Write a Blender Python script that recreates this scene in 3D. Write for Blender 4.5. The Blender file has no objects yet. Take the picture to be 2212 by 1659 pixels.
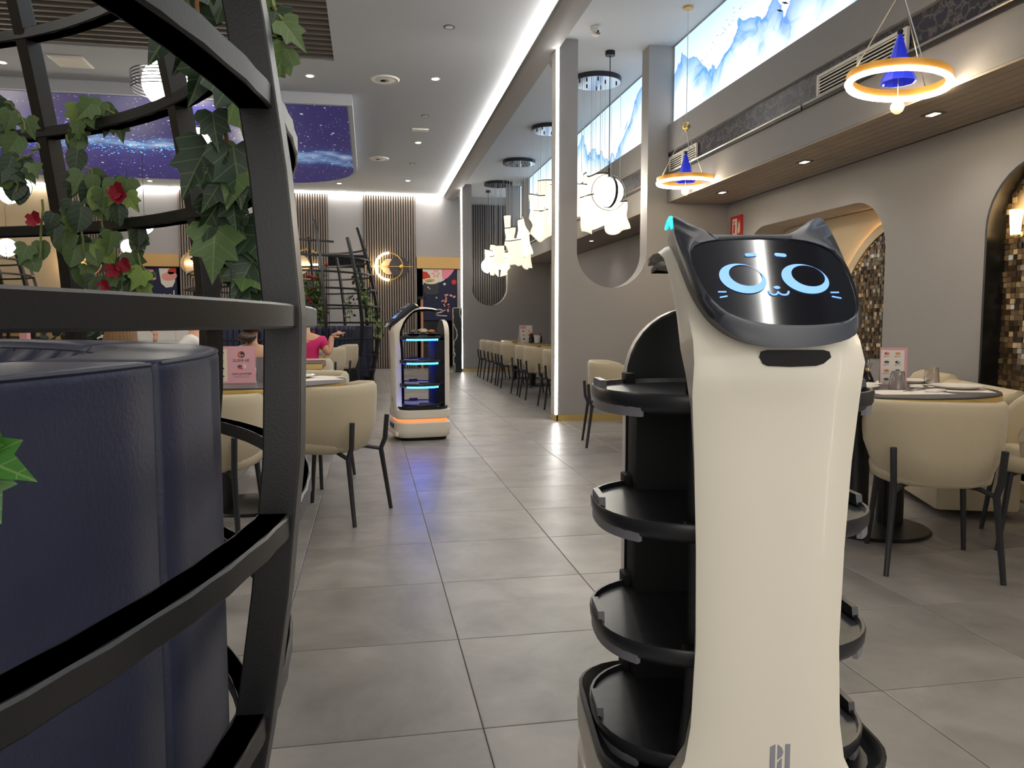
import bpy, bmesh, math, random
from mathutils import Vector, Matrix
random.seed(7)
S = bpy.context.scene
COL = S.collection
PI = math.pi
sin, cos, rad = math.sin, math.cos, math.radians

# ---------------------------------------------------------------- camera, world, exposure, large lights
cd = bpy.data.cameras.new('camera')
cam = bpy.data.objects.new('camera', cd); COL.objects.link(cam)
cd.sensor_width = 36.0; cd.lens = 1673.05 / 2212 * 36; cd.clip_start = .02; cd.clip_end = 80
yaw, pitch = .181885, .078334
fwd = Vector((sin(yaw)*cos(pitch), cos(yaw)*cos(pitch), -sin(pitch)))
rgt = Vector((cos(yaw), -sin(yaw), 0)); upv = rgt.cross(fwd)
m = Matrix((rgt, upv, -fwd)).transposed().to_4x4(); m.translation = (0, 0, 1.0903)
cam.matrix_world = m
S.camera = cam
w = bpy.data.worlds.new('world'); S.world = w; w.use_nodes = True
w.node_tree.nodes['Background'].inputs[0].default_value = (.05, .055, .065, 1)
w.node_tree.nodes['Background'].inputs[1].default_value = .4
S.view_settings.view_transform = 'Standard'; S.view_settings.look = 'None'
S.view_settings.gamma = 1; S.view_settings.use_curve_mapping = False
S.view_settings.exposure = 0.13
S.cycles.use_denoising = True
S.cycles.max_bounces = 7; S.cycles.diffuse_bounces = 4; S.cycles.glossy_bounces = 4
S.cycles.transmission_bounces = 5; S.cycles.transparent_max_bounces = 8
S.cycles.caustics_reflective = False; S.cycles.caustics_refractive = False
S.cycles.sample_clamp_indirect = 6

SPOT_W = 24; WARM = (1, .92, .82); COOL = (.93, .96, 1)
STRIP_E = 24; COVE_E = 74; WALLSTRIP_E = 30; BOX_E = 1.5; GLOBE_E = 24; PETAL_E = .85
def spot(x, y, z, e, col=WARM, size=2.3, blend=.9, soft=.05):
    l = bpy.data.lights.new('downlight_lamp', 'SPOT'); l.energy = e; l.color = col
    l.spot_size = size; l.spot_blend = blend; l.shadow_soft_size = soft
    o = bpy.data.objects.new('downlight_lamp', l); COL.objects.link(o); o.location = (x, y, z)
    return o
def area(x, y, z, sx, sy, e, col, rot=(0, 0, 0)):
    l = bpy.data.lights.new('added_fill_lamp', 'AREA'); l.shape = 'RECTANGLE'; l.size = sx; l.size_y = sy
    l.energy = e; l.color = col
    o = bpy.data.objects.new('added_fill_lamp', l); COL.objects.link(o); o.location = (x, y, z); o.rotation_euler = rot
    return o
# added fill lights out of view, with no fittings of their own
area(.4, -4.05, 1.75, 7.0, 2.6, 120, (1, .96, .88), (rad(90), 0, 0))   # added fill from behind the viewer, brightens the near robot's front
area(-5.5, 3.0, 4.05, 2.5, 4.0, 100, (1, .95, .88))
area(-6.5, 14.5, 4.08, 1.5, 3.0, 90, (1, .86, .68))

# ---------------------------------------------------------------- helpers
def lin(c): return tuple(((v/255)/12.92 if v/255 <= .04045 else ((v/255+.055)/1.055)**2.4) for v in c)
MATS = {}
def mat(name, col, rough=.5, metal=0., noise=None, bump=None, emit=None, es=0., spec=.5, trans=0., alpha=None, sheen=0., coat=0., island=0.):
    if name in MATS: return MATS[name]
    mt = bpy.data.materials.new(name); mt.use_nodes = True; nt = mt.node_tree; N = nt.nodes; L = nt.links
    b = N['Principled BSDF']; c = (*lin(col), 1)
    b.inputs['Base Color'].default_value = c; b.inputs['Roughness'].default_value = rough; b.inputs['Metallic'].default_value = metal
    b.inputs['Specular IOR Level'].default_value = spec; b.inputs['Transmission Weight'].default_value = trans
    b.inputs['Sheen Weight'].default_value = sheen; b.inputs['Coat Weight'].default_value = coat
    if alpha is not None: b.inputs['Alpha'].default_value = alpha
    if emit is not None:
        b.inputs['Emission Color'].default_value = (*lin(emit), 1); b.inputs['Emission Strength'].default_value = es
    if noise or bump or island:
        tc = N.new('ShaderNodeTexCoord')
    if noise:
        sc, amt = noise[:2]
        nz = N.new('ShaderNodeTexNoise'); nz.inputs['Scale'].default_value = sc; nz.inputs['Detail'].default_value = 6
        nz.inputs['Roughness'].default_value = .6
        L.new(tc.outputs['Object'], nz.inputs['Vector'])
        mx = N.new('ShaderNodeMix'); mx.data_type = 'RGBA'
        mx.inputs[6].default_value = tuple(v*(1-amt) for v in c[:3])+(1,); mx.inputs[7].default_value = tuple(min(1, v*(1+amt)) for v in c[:3])+(1,)
        L.new(nz.outputs['Fac'], mx.inputs[0]); L.new(mx.outputs[2], b.inputs['Base Color'])
    if island:
        oi = N.new('ShaderNodeObjectInfo'); hs = N.new('ShaderNodeHueSaturation')
        mr = N.new('ShaderNodeMapRange'); mr.inputs[3].default_value = 1-island; mr.inputs[4].default_value = 1+island
        L.new(oi.outputs['Random'], mr.inputs[0]); L.new(mr.outputs[0], hs.inputs['Value'])
        src = b.inputs['Base Color'].links[0].from_socket if b.inputs['Base Color'].links else None
        if src: L.new(src, hs.inputs['Color'])
        else: hs.inputs['Color'].default_value = c
        L.new(hs.outputs[0], b.inputs['Base Color'])
    if bump:
        nz = N.new('ShaderNodeTexNoise'); nz.inputs['Scale'].default_value = bump[0]; nz.inputs['Detail'].default_value = 4
        L.new(tc.outputs['Object'], nz.inputs['Vector'])
        bp = N.new('ShaderNodeBump'); bp.inputs['Strength'].default_value = bump[1]; bp.inputs['Distance'].default_value = .01
        L.new(nz.outputs['Fac'], bp.inputs['Height']); L.new(bp.outputs[0], b.inputs['Normal'])
    MATS[name] = mt
    return mt

class MB:
    """collects shapes, then becomes ONE mesh object"""
    def __init__(s): s.v = []; s.f = []
    def add(s, vs, fs):
        n = len(s.v); s.v += [tuple(v) for v in vs]; s.f += [tuple(i+n for i in f) for f in fs]; return s
    def box(s, c, size, rz=0, rx=0, ry=0):
        x, y, z = (a/2 for a in size)
        R = Matrix.Rotation(rz, 3, 'Z') @ Matrix.Rotation(ry, 3, 'Y') @ Matrix.Rotation(rx, 3, 'X')
        vs = [R @ Vector(p) + Vector(c) for p in ((-x,-y,-z),(x,-y,-z),(x,y,-z),(-x,y,-z),(-x,-y,z),(x,-y,z),(x,y,z),(-x,y,z))]
        return s.add(vs, [(3,2,1,0),(4,5,6,7),(0,1,5,4),(1,2,6,5),(2,3,7,6),(3,0,4,7)])
    def bb(s, x0, x1, y0, y1, z0, z1): return s.box(((x0+x1)/2, (y0+y1)/2, (z0+z1)/2), (abs(x1-x0), abs(y1-y0), abs(z1-z0)))
    def loft(s, loops, cap0=True, cap1=True, closed=True):
        n = len(loops[0]); base = len(s.v); fs = []
        for l in loops: s.v += [tuple(p) for p in l]
        m = n if closed else n-1
        for k in range(len(loops)-1):
            for i in range(m):
                a = base+k*n+i; b = base+k*n+(i+1) % n
                fs.append((a, b, b+n, a+n))
        if cap0: fs.append(tuple(base+i for i in reversed(range(n))))
        if cap1: fs.append(tuple(base+(len(loops)-1)*n+i for i in range(n)))
        s.f += fs; return s
    def tube(s, pts, r, n=8, cap=True, flat=None):
        pts = [Vector(p) for p in pts]; loops = []; u0 = None
        for i, p in enumerate(pts):
            d = (pts[min(i+1, len(pts)-1)] - pts[max(i-1, 0)]).normalized()
            if u0 is None:
                u0 = d.cross(Vector((0, 0, 1)))
                if u0.length < .05: u0 = d.cross(Vector((0, 1, 0)))
            u0 = (u0 - d*u0.dot(d)).normalized(); v0 = d.cross(u0)
            rr = r[i] if isinstance(r, (list, tuple)) else r
            loops.append([p + u0*rr*cos(2*PI*k/n) + v0*rr*sin(2*PI*k/n) for k in range(n)])
        return s.loft(loops, cap, cap)
    def cyl(s, p0, p1, r0, r1=None, n=12): return s.tube([p0, p1], [r0, r0 if r1 is None else r1], n)
    def lathe(s, prof, n=24, c=(0, 0, 0), a0=0., a1=2*PI):
        full = abs(a1-a0-2*PI) < 1e-6
        loops = []
        for r, z in prof:
            k = n if full else n+1
            loops.append([(c[0]+r*cos(a0+(a1-a0)*i/n), c[1]+r*sin(a0+(a1-a0)*i/n), c[2]+z) for i in range(k)])
        return s.loft(loops, True, True, full)
    def sweep(s, pts, sect, frames, closed=False, cap=True):
        """sect: list of (a,b) in the plane spanned by frame vectors (A,B)"""
        loops = [[Vector(p)+A*a+B*b for a, b in sect] for p, (A, B) in zip(pts, frames)]
        if closed: loops.append(loops[0]); return s.loft(loops, False, False)
        return s.loft(loops, cap, cap)
    def prism(s, poly, axis, d0, d1):
        def P(a, b, d): return {'x': (d, a, b), 'y': (a, d, b), 'z': (a, b, d)}[axis]
        return s.loft([[P(a, b, d0) for a, b in poly], [P(a, b, d1) for a, b in poly]])
    def sphere(s, c, r, n=16, m=10, sc=(1, 1, 1)):
        loops = [[(c[0]+sc[0]*r*sin(PI*j/m)*cos(2*PI*i/n), c[1]+sc[1]*r*sin(PI*j/m)*sin(2*PI*i/n), c[2]-sc[2]*r*cos(PI*j/m)) for i in range(n)] for j in range(m+1)]
        loops[0] = [(c[0]+1e-4*cos(2*PI*i/n), c[1]+1e-4*sin(2*PI*i/n), c[2]-sc[2]*r) for i in range(n)]
        loops[-1] = [(c[0]+1e-4*cos(2*PI*i/n), c[1]+1e-4*sin(2*PI*i/n), c[2]+sc[2]*r) for i in range(n)]
        return s.loft(loops)
    def build(s, name, mt, parent=None, smooth=True, bevel=0., loc=None, rot=None, sub=0, angle=40):
        me = bpy.data.meshes.new(name); me.from_pydata(s.v, [], s.f)
        bm = bmesh.new(); bm.from_mesh(me)
        bmesh.ops.recalc_face_normals(bm, faces=bm.faces)
        if bevel:
            es = [e for e in bm.edges if len(e.link_faces) == 2 and e.calc_face_angle(0) > rad(35)]
            bmesh.ops.bevel(bm, geom=es, offset=bevel, segments=2, profile=.6, affect='EDGES', clamp_overlap=True)
        if smooth:
            for f in bm.faces: f.smooth = True
            for e in bm.edges:
                if len(e.link_faces) == 2 and e.calc_face_angle(0) > rad(angle): e.smooth = False
        bm.to_mesh(me); bm.free()
        me.materials.append(mt)
        o = bpy.data.objects.new(name, me); COL.objects.link(o)
        if parent: o.parent = parent
        if loc: o.location = loc
        if rot: o.rotation_euler = rot
        if sub:
            md = o.modifiers.new('sub', 'SUBSURF'); md.levels = sub; md.render_levels = sub
        return o

def thing(name, label, cat, loc=(0, 0, 0), rz=0., group=None, rot=None):
    o = bpy.data.objects.new(name, None); COL.objects.link(o); o.empty_display_size = .1
    o.location = loc; o.rotation_euler = rot or (0, 0, rz)
    return tag(o, label, cat, group)
def tag(o, label, cat, group=None):
    o['label'] = label; o['category'] = cat
    if group: o['group'] = group
    return o
def struct(o, label=None):
    o['kind'] = 'structure'
    if label: o['label'] = label
    return o
def dup(root, loc=None, rz=None, label=None, group=None, swap=None, parent=None):
    c = root.copy(); COL.objects.link(c)
    if parent: c.parent = parent
    if loc is not None: c.location = loc
    if rz is not None: c.rotation_euler = (0, 0, rz)
    if label: c['label'] = label
    if group: c['group'] = group
    for ch in root.children: dup(ch, parent=c)
    return c
def rrect(hx, hy, r, n=6, cx=0, cy=0):
    pts = []
    for qx, qy, a0 in ((1, 1, 0), (-1, 1, 90), (-1, -1, 180), (1, -1, 270)):
        for k in range(n+1):
            a = rad(a0+90*k/n); pts.append((cx+qx*(hx-r)+r*cos(a), cy+qy*(hy-r)+r*sin(a)))
    return pts
def selp(a, b, e, n=40, cx=0, cy=0):
    f = lambda v: math.copysign(abs(v)**(2/e), v)
    return [(cx+a*f(cos(2*PI*k/n)), cy+b*f(sin(2*PI*k/n))) for k in range(n)]
def text(body, size, mt, name, parent, loc, rot, align='CENTER', ext=.0004):
    cu = bpy.data.curves.new(name, 'FONT'); cu.body = body; cu.size = size; cu.align_x = align; cu.align_y = 'CENTER'; cu.extrude = ext; cu.resolution_u = 2
    t = bpy.data.objects.new(name+'_tmp', cu); COL.objects.link(t)
    me = bpy.data.meshes.new_from_object(t.evaluated_get(bpy.context.evaluated_depsgraph_get()))
    bpy.data.objects.remove(t); bpy.data.curves.remove(cu)
    me.materials.clear(); me.materials.append(mt)
    o = bpy.data.objects.new(name, me); COL.objects.link(o); o.parent = parent; o.location = loc; o.rotation_euler = rot
    return o

# ---------------------------------------------------------------- materials
wallM = mat('wall_paint', (160, 157, 156), .62, noise=(40, .03), bump=(220, .05))
wallD = mat('wall_paint_dark', (152, 150, 150), .62, noise=(40, .03))
beigeM = mat('beige_paint', (206, 186, 152), .7, noise=(30, .03))
ceilM = mat('ceiling_paint', (190, 194, 200), .7, noise=(30, .02))
slatM = mat('slat_wood', (134, 122, 112), .5, noise=(18, .12))
slatBack = mat('slat_backing', (26, 24, 24), .9)
blackM = mat('black_powder_coat', (22, 22, 24), .36, noise=(60, .1), bump=(300, .04))
blackP = mat('black_plastic', (14, 15, 19), .38)
blackPl = mat('black_matte', (17, 17, 19), .65, spec=.3)
whiteP = mat('white_plastic', (238, 230, 214), .32, coat=.15)
navyL = mat('navy_leather', (44, 48, 72), .46, noise=(9, .12), bump=(140, .12))
creamF = mat('cream_fabric', (196, 182, 154), .85, noise=(60, .05), bump=(400, .1), sheen=.2)
chairLeg = mat('chair_leg_steel', (40, 41, 46), .45)
brassM = mat('brass', (240, 212, 140), .32, .85, noise=(14, .06))
goldP = mat('gold_paint', (205, 163, 98), .5, noise=(20, .04))
topM = mat('dark_stone_top', (84, 82, 84), .35, noise=(25, .1))
paperM = mat('paper_white', (238, 230, 222), .7)
pinkM = mat('pink_card', (226, 168, 176), .6)
creamCard = mat('cream_card', (236, 220, 190), .6)
greyCard = mat('grey_card', (112, 110, 114), .6)
china = mat('porcelain', (240, 234, 226), .15)
greyInk = mat('grey_ink', (96, 78, 84), .7)
redInk = mat('red_ink', (200, 70, 60), .6)
darkInk = mat('dark_ink', (46, 40, 48), .7)
steelM = mat('brushed_steel', (190, 184, 172), .28, 1.)
ledW = mat('led_white', (255, 255, 255), .4, emit=(255, 252, 245), es=STRIP_E)
ledWarm = mat('led_warm', (255, 244, 220), .4, emit=(255, 226, 170), es=12)
globeM = mat('globe_glass', (255, 250, 240), .3, emit=(255, 246, 228), es=GLOBE_E)
coveM = mat('cove_led', (255, 255, 255), .4, emit=(255, 250, 242), es=COVE_E)
wallStripM = mat('wall_strip_led', (255, 255, 255), .4, emit=(255, 250, 242), es=WALLSTRIP_E)
cyanE = mat('cyan_led', (80, 200, 255), .4, emit=(60, 190, 255), es=5.5)
blueE = mat('blue_led', (40, 50, 255), .4, emit=(36, 48, 255), es=5)
orangeE = mat('orange_led', (255, 150, 80), .5, emit=(255, 150, 84), es=.85)
whiteGl = mat('white_enamel', (236, 232, 224), .4)

def floor_mat():
    mt = mat('floor_tile_porcelain', (146, 139, 132), .34)
    nt = mt.node_tree; N = nt.nodes; L = nt.links; b = N['Principled BSDF']
    tc = N.new('ShaderNodeNewGeometry'); oi = N.new('ShaderNodeObjectInfo')
    n1 = N.new('ShaderNodeTexNoise'); n1.inputs['Scale'].default_value = 2.2; n1.inputs['Detail'].default_value = 7; n1.inputs['Roughness'].default_value = .62; n1.inputs['Distortion'].default_value = .8
    n1.noise_dimensions = '4D'
    L.new(tc.outputs['Position'], n1.inputs['Vector'])
    mw = N.new('ShaderNodeMath'); mw.operation = 'MULTIPLY'; mw.inputs[1].default_value = 20
    L.new(oi.outputs['Random'], mw.inputs[0]); L.new(mw.outputs[0], n1.inputs['W'])
    cr = N.new('ShaderNodeValToRGB')
    cr.color_ramp.elements[0].position = .3; cr.color_ramp.elements[0].color = (*lin((114, 111, 108)), 1)
    cr.color_ramp.elements[1].position = .72; cr.color_ramp.elements[1].color = (*lin((158, 154, 149)), 1)
    L.new(n1.outputs['Fac'], cr.inputs[0])
    hs = N.new('ShaderNodeHueSaturation'); mr = N.new('ShaderNodeMapRange'); mr.inputs[3].default_value = .93; mr.inputs[4].default_value = 1.05
    L.new(oi.outputs['Random'], mr.inputs[0]); L.new(mr.outputs[0], hs.inputs['Value']); L.new(cr.outputs[0], hs.inputs['Color'])
    L.new(hs.outputs[0], b.inputs['Base Color'])
    n2 = N.new('ShaderNodeTexNoise'); n2.inputs['Scale'].default_value = 6; n2.inputs['Detail'].default_value = 5
    L.new(tc.outputs['Position'], n2.inputs['Vector'])
    r2 = N.new('ShaderNodeMapRange'); r2.inputs[3].default_value = .26; r2.inputs[4].default_value = .46
    L.new(n2.outputs['Fac'], r2.inputs[0]); L.new(r2.outputs[0], b.inputs['Roughness'])
    return mt
tileM = floor_mat()
grout = mat('grout', (92, 88, 84), .9)

# ---------------------------------------------------------------- FLOOR: tiles 0.6 m, each its own piece
XL, XR, Y0, Y1, ZC = -10.0, 4.05, -4.2, 19.05, 4.15
floor = struct(MB().bb(XL, 5.0, Y0, 21.0, -.08, -.004).build('floor', grout, smooth=False), 'grey porcelain tile floor with thin dark joints')
def tile_mesh(s=.597):
    h = s/2; b = .0025
    mb = MB(); lo = [(-h, -h, -.004), (h, -h, -.004), (h, h, -.004), (-h, h, -.004)]
    mid = [(x, y, -.0012) for x, y, z in lo]; k = (h-b)/h
    top = [(x*k, y*k, 0) for x, y, z in lo]
    return mb.loft([lo, mid, top], False, True)
tiles = []
for i in range(-18, 7):
    for j in range(-9, 30):
        cx, cy = .288+.5995*(i+.5), 1.993+.5995*(j+.5)
        if cx+.3 > XR or cy+.3 > 19.0: continue
        d = Vector((cx, cy, -1.09)); zc = d.dot(fwd)
        vis = zc > .4 and abs(d.dot(rgt)/zc) < .75 and d.dot(upv)/zc > -.56
        hid = cx < -.55 and (cy < 7 or cx < -.12*cy-.3)
        tiles.append(((0 if not vis else (.25 if hid else 1))/max(zc, .3)**2, cx, cy))
tiles.sort(reverse=True)
t0 = tile_mesh().build('tile', tileM, floor, smooth=False, loc=(tiles[0][1], tiles[0][2], 0))
rest = MB(); tm = tile_mesh()
for k, (_, cx, cy) in enumerate(tiles[1:]):
    if k < 289:
        o = t0.copy(); COL.objects.link(o); o.parent = floor; o.location = (cx, cy, 0)
    else: rest.add([(x+cx, y+cy, z) for x, y, z in tm.v], tm.f)
rest.build('tile_field', tileM, floor, smooth=False)['kind'] = 'stuff'

# ---------------------------------------------------------------- CEILING
GX0, GX1, GY0, GY1 = -4.6, -.36, 5.4, 9.57            # slatted recess
cm = MB()
cm.bb(XL, GX0, Y0, 19.3, ZC, ZC+.3); cm.bb(GX1, 4.6, Y0, 19.3, ZC, ZC+.3)
cm.bb(GX0, GX1, Y0, GY0, ZC, ZC+.3); cm.bb(GX0, GX1, GY1, 19.3, ZC, ZC+.3)
ceiling = struct(cm.build('ceiling', ceilM, smooth=False), 'plain light grey painted ceiling')
MB().bb(GX0, GX1, GY0, GY1, ZC+.27, ZC+.3).build('recess_back', blackPl, ceiling, smooth=False)
sl0 = MB().bb(GX0, GX1, -.022, .022, -.05, .05).build('slat', mat('ceiling_slat', (112, 104, 98), .55, noise=(12, .1)), ceiling, smooth=False, loc=(0, GY1-.09, ZC+.055))
for k in range(1, 28):
    o = sl0.copy(); COL.objects.link(o); o.parent = ceiling; o.location = (0, GY1-.09-.148*k, ZC+.055)
# cove beam between hall and side bay, with LED strip
struct(MB().prism([(1.776, ZC), (1.789, ZC-.037), (1.80, ZC-.037), (1.80, ZC)], 'y', Y0, 18.88).build('trim_15', wallD, smooth=False), 'grey lip added behind the cove LED strip to block its light')  # lip added to keep the LED light off the beam face
bp = [(1.80, ZC), (1.83, 4.12), (1.87, 4.085), (1.93, 4.06), (2.06, 4.05), (2.06, ZC)]
struct(MB().prism(bp, 'y', Y0, 19.0).build('trim_1', wallD, angle=60), 'grey curved cove beam running along the ceiling edge')
for k, (a, b) in enumerate([(-4.0, 5.2), (5.21, 9.7), (9.72, 10.15), (10.17, 13.2), (13.21, 18.88)]):
    tag(MB().add([(1.786, a, ZC-.034), (1.786, b, ZC-.034), (1.774, b, ZC-.002), (1.774, a, ZC-.002)], [(0, 1, 2, 3)]).build('led_strip', coveM, smooth=False), 'white LED strip in the ceiling cove above the aisle, %s length' % ['nearest, overhead', 'second', 'short third', 'fourth', 'farthest'][k], 'light', 'cove LED strips along the aisle')
for k, (a, b) in enumerate([(-9.5, -4.4), (-4.35, -.1), (-.06, 1.76)]):
    tag(MB().tube([(a, 18.88, ZC-.024), (b, 18.88, ZC-.024)], .014, 8).build('led_strip', wallStripM), 'white LED strip along the top of the back wall, %s length' % ['left', 'middle', 'right'][k], 'light', 'cove LED strips on the back wall')

# star-printed hanging ceiling panel
def star_mat():
    mt = mat('galaxy_print', (44, 40, 110), .5, spec=.2)
    nt = mt.node_tree; N = nt.nodes; L = nt.links; b = N['Principled BSDF']
    g = N.new('ShaderNodeNewGeometry'); sp = N.new('ShaderNodeSeparateXYZ'); L.new(g.outputs['Position'], sp.inputs[0])
    def math_(op, a, b_=None):
        n = N.new('ShaderNodeMath'); n.operation = op
        for i, v in enumerate((a, b_)):
            if v is None: continue
            if isinstance(v, (int, float)): n.inputs[i].default_value = v
            else: L.new(v, n.inputs[i])
        return n.outputs[0]
    nz = N.new('ShaderNodeTexNoise'); nz.inputs['Scale'].default_value = .9; nz.inputs['Detail'].default_value = 8; nz.inputs['Roughness'].default_value = .65
    L.new(g.outputs['Position'], nz.inputs['Vector'])
    n2 = N.new('ShaderNodeTexNoise'); n2.inputs['Scale'].default_value = 3; n2.inputs['Detail'].default_value = 6
    L.new(g.outputs['Position'], n2.inputs['Vector'])
    # milky band around the line y = 14.3 + 0.12 x
    ly = math_('SUBTRACT', sp.outputs['Y'], math_('ADD', math_('MULTIPLY', sp.outputs['X'], .22), 14.5))
    wob = math_('MULTIPLY', math_('SUBTRACT', nz.outputs['Fac'], .5), 2.6)
    d = math_('ABSOLUTE', math_('ADD', ly, wob))
    band = N.new('ShaderNodeMapRange'); band.inputs[1].default_value = 0; band.inputs[2].default_value = 1.0; band.inputs[3].default_value = 1; band.inputs[4].default_value = 0
    L.new(d, band.inputs[0])
    bm2 = math_('MULTIPLY', band.outputs[0], math_('MULTIPLY', n2.outputs['Fac'], 1.5))
    cr = N.new('ShaderNodeValToRGB'); e = cr.color_ramp.elements
    e[0].position = 0; e[0].color = (*lin((50, 46, 118)), 1); e[1].position = 1; e[1].color = (*lin((214, 214, 238)), 1)
    x = e.new(.35); x.color = (*lin((48, 62, 138)), 1); x = e.new(.7); x.color = (*lin((120, 160, 214)), 1)
    L.new(bm2, cr.inputs[0])
    col = cr.outputs[0]
    for sc, th, amt in ((8., .13, 1.), (3.4, .085, 1.), (17., .16, .7)):
        v = N.new('ShaderNodeTexVoronoi'); v.inputs['Scale'].default_value = sc
        mp = N.new('ShaderNodeMapping'); mp.inputs['Location'].default_value = (sc, 1.3*sc, 0); mp.inputs['Scale'].default_value = (1, .62, .001)
        L.new(g.outputs['Position'], mp.inputs[0]); L.new(mp.outputs[0], v.inputs['Vector'])
        st = math_('LESS_THAN', v.outputs['Distance'], th)
        mx = N.new('ShaderNodeMix'); mx.data_type = 'RGBA'; sx_ = N.new('ShaderNodeSeparateXYZ'); L.new(v.outputs['Color'], sx_.inputs[0]); L.new(math_('MULTIPLY', math_('MULTIPLY', st, math_('GREATER_THAN', sx_.outputs['X'], .45)), amt), mx.inputs[0]); L.new(col, mx.inputs[6]); mx.inputs[7].default_value = (.85, .87, 1, 1)
        col = mx.outputs[2]
    L.new(col, b.inputs['Base Color']); L.new(col, b.inputs['Emission Color']); b.inputs['Emission Strength'].default_value = .30  # slight glow added to the whole print so it reads brighter
    return mt
starM = star_mat()
def star_outline(s=0):
    x0, x1, y0, y1, r = -8.6+s, -.18-s, 10.86+s, 17.0-s, 1.5
    return [(x0, y0), (x1, y0)] + [(x1-r+r*cos(rad(a)), y1-r+r*sin(rad(a))) for a in range(0, 91, 9)] + [(x0, y1)]
cloud = thing('ceiling_panel', 'large dropped ceiling panel printed with a navy galaxy of stars', 'ceiling panel', (-4, 14, 4.0))
f = lambda pts: [(x+4, y-14) for x, y in pts]
MB().prism(f(star_outline()), 'z', .0, .149).build('edge', ceilM, cloud, smooth=False)
MB().prism(f(star_outline(.07)), 'z', -.004, .0).build('galaxy_print', starM, cloud, smooth=False)
tw = mat('twinkle_led', (80, 180, 255), .4, emit=(60, 170, 255), es=3)
mb = MB()
for k in range(230):
    t = random.random(); x = -5.6+4.2*t+random.gauss(0, .12); y = 13.1+.45*sin(t*5)+t*1.3+random.gauss(0, .30)
    r = random.uniform(.008, .02); mb.box((x+4, y-14, -.006), (r, r, .004))
mb.build('fibre_light', tw, cloud, smooth=False)['kind'] = 'stuff'

# ---------------------------------------------------------------- WALLS
bw = MB(); yb = 19.0
openings = [(-5.52, -4.25, 2.38), (1.15, 2.13, 2.41)]
bw.bb(XL, -5.52, yb, yb+.2, 0, ZC); bw.bb(-4.25, 1.15, yb, yb+.2, 0, ZC); bw.bb(2.13, 5, yb, yb+.2, 0, ZC)
for a, b, z in openings: bw.bb(a, b, yb, yb+.2, z, ZC)
struct(bw.build('wall_back', wallM, smooth=False), 'grey back wall with two curtained doorways')
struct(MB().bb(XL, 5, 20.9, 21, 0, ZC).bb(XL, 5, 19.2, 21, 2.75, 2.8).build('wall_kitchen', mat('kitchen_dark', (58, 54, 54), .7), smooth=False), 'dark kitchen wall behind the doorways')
struct(MB().bb(XL-.1, XL, Y0, 21, 0, ZC).build('wall_left', beigeM, smooth=False), 'beige left wall')
struct(MB().bb(XL, 5, Y0-.1, Y0, 0, ZC).build('wall_front', wallM, smooth=False), 'grey wall at the entrance end')
struct(MB().bb(-9.98, -6.64, 18.95, 19.0, 0, ZC).build('trim_2', beigeM, smooth=False), 'warm beige wall section at the far left')
struct(MB().bb(-9.9, -6.2, 18.9, 18.95, 0, 1.3).build('trim_3', mat('tan_panel', (190, 158, 104), .6), smooth=False), 'tan lower wall panel at the far left')
slatDk = mat('slat_wood_dark', (92, 88, 88), .5, noise=(18, .12))
def slat_panel(n, x0, x1, z1, y=yb, lab=''):
    bk = MB().bb(x0, x1, y-.02, y-.001, 0, z1).build('trim_%d' % n, slatBack, smooth=False); struct(bk, lab)
    k = int((x1-x0)/.0562); mb = MB()
    for i in range(k): mb.bb(x0+(i+.2)*(x1-x0)/k, x0+(i+.82)*(x1-x0)/k, y-.055, y-.02, 0, z1)
    mb.build('slats', slatDk if n == 8 else slatM, bk, smooth=False)['kind'] = 'stuff'
slat_panel(4, -.09, 1.13, 4.12, lab='vertical grey-brown slat panel right of the dark vent, carrying the moon lamp')
slat_panel(5, -2.17, -.925, 4.12, lab='vertical grey-brown slat panel behind the far round cage')
slat_panel(6, -4.25, -3.0, 4.12, lab='vertical grey-brown slat panel right of the left doorway')
slat_panel(7, -6.64, -5.52, 4.12, lab='vertical grey-brown slat panel left of the left doorway')
slat_panel(8, 2.3, 4.05, 3.96, lab='dark slat panel closing the side bay')
for n, (a, b, z) in enumerate(openings):
    struct(MB().bb(a-.0, b+(.12 if n else 0), yb-.06, yb+.02, z, z+.28).build('trim_%d' % (9+n), goldP, smooth=False), ['gold header over the left doorway', 'gold header over the right doorway'][n])
vt = thing('wall_vent', 'long black air vent high on the back wall between slat panels', 'vent', (-.51, 18.97, 2.56))
MB().bb(-.41, .41, -.0, .03, -.15, .15).build('backing', blackPl, vt, smooth=False)
mb = MB()
for k in range(7): mb.box((0, -.01, -.13+.043*k), (.8, .02, .006), rx=.5)
mb.build('louvres', blackM, vt, smooth=False)

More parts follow.
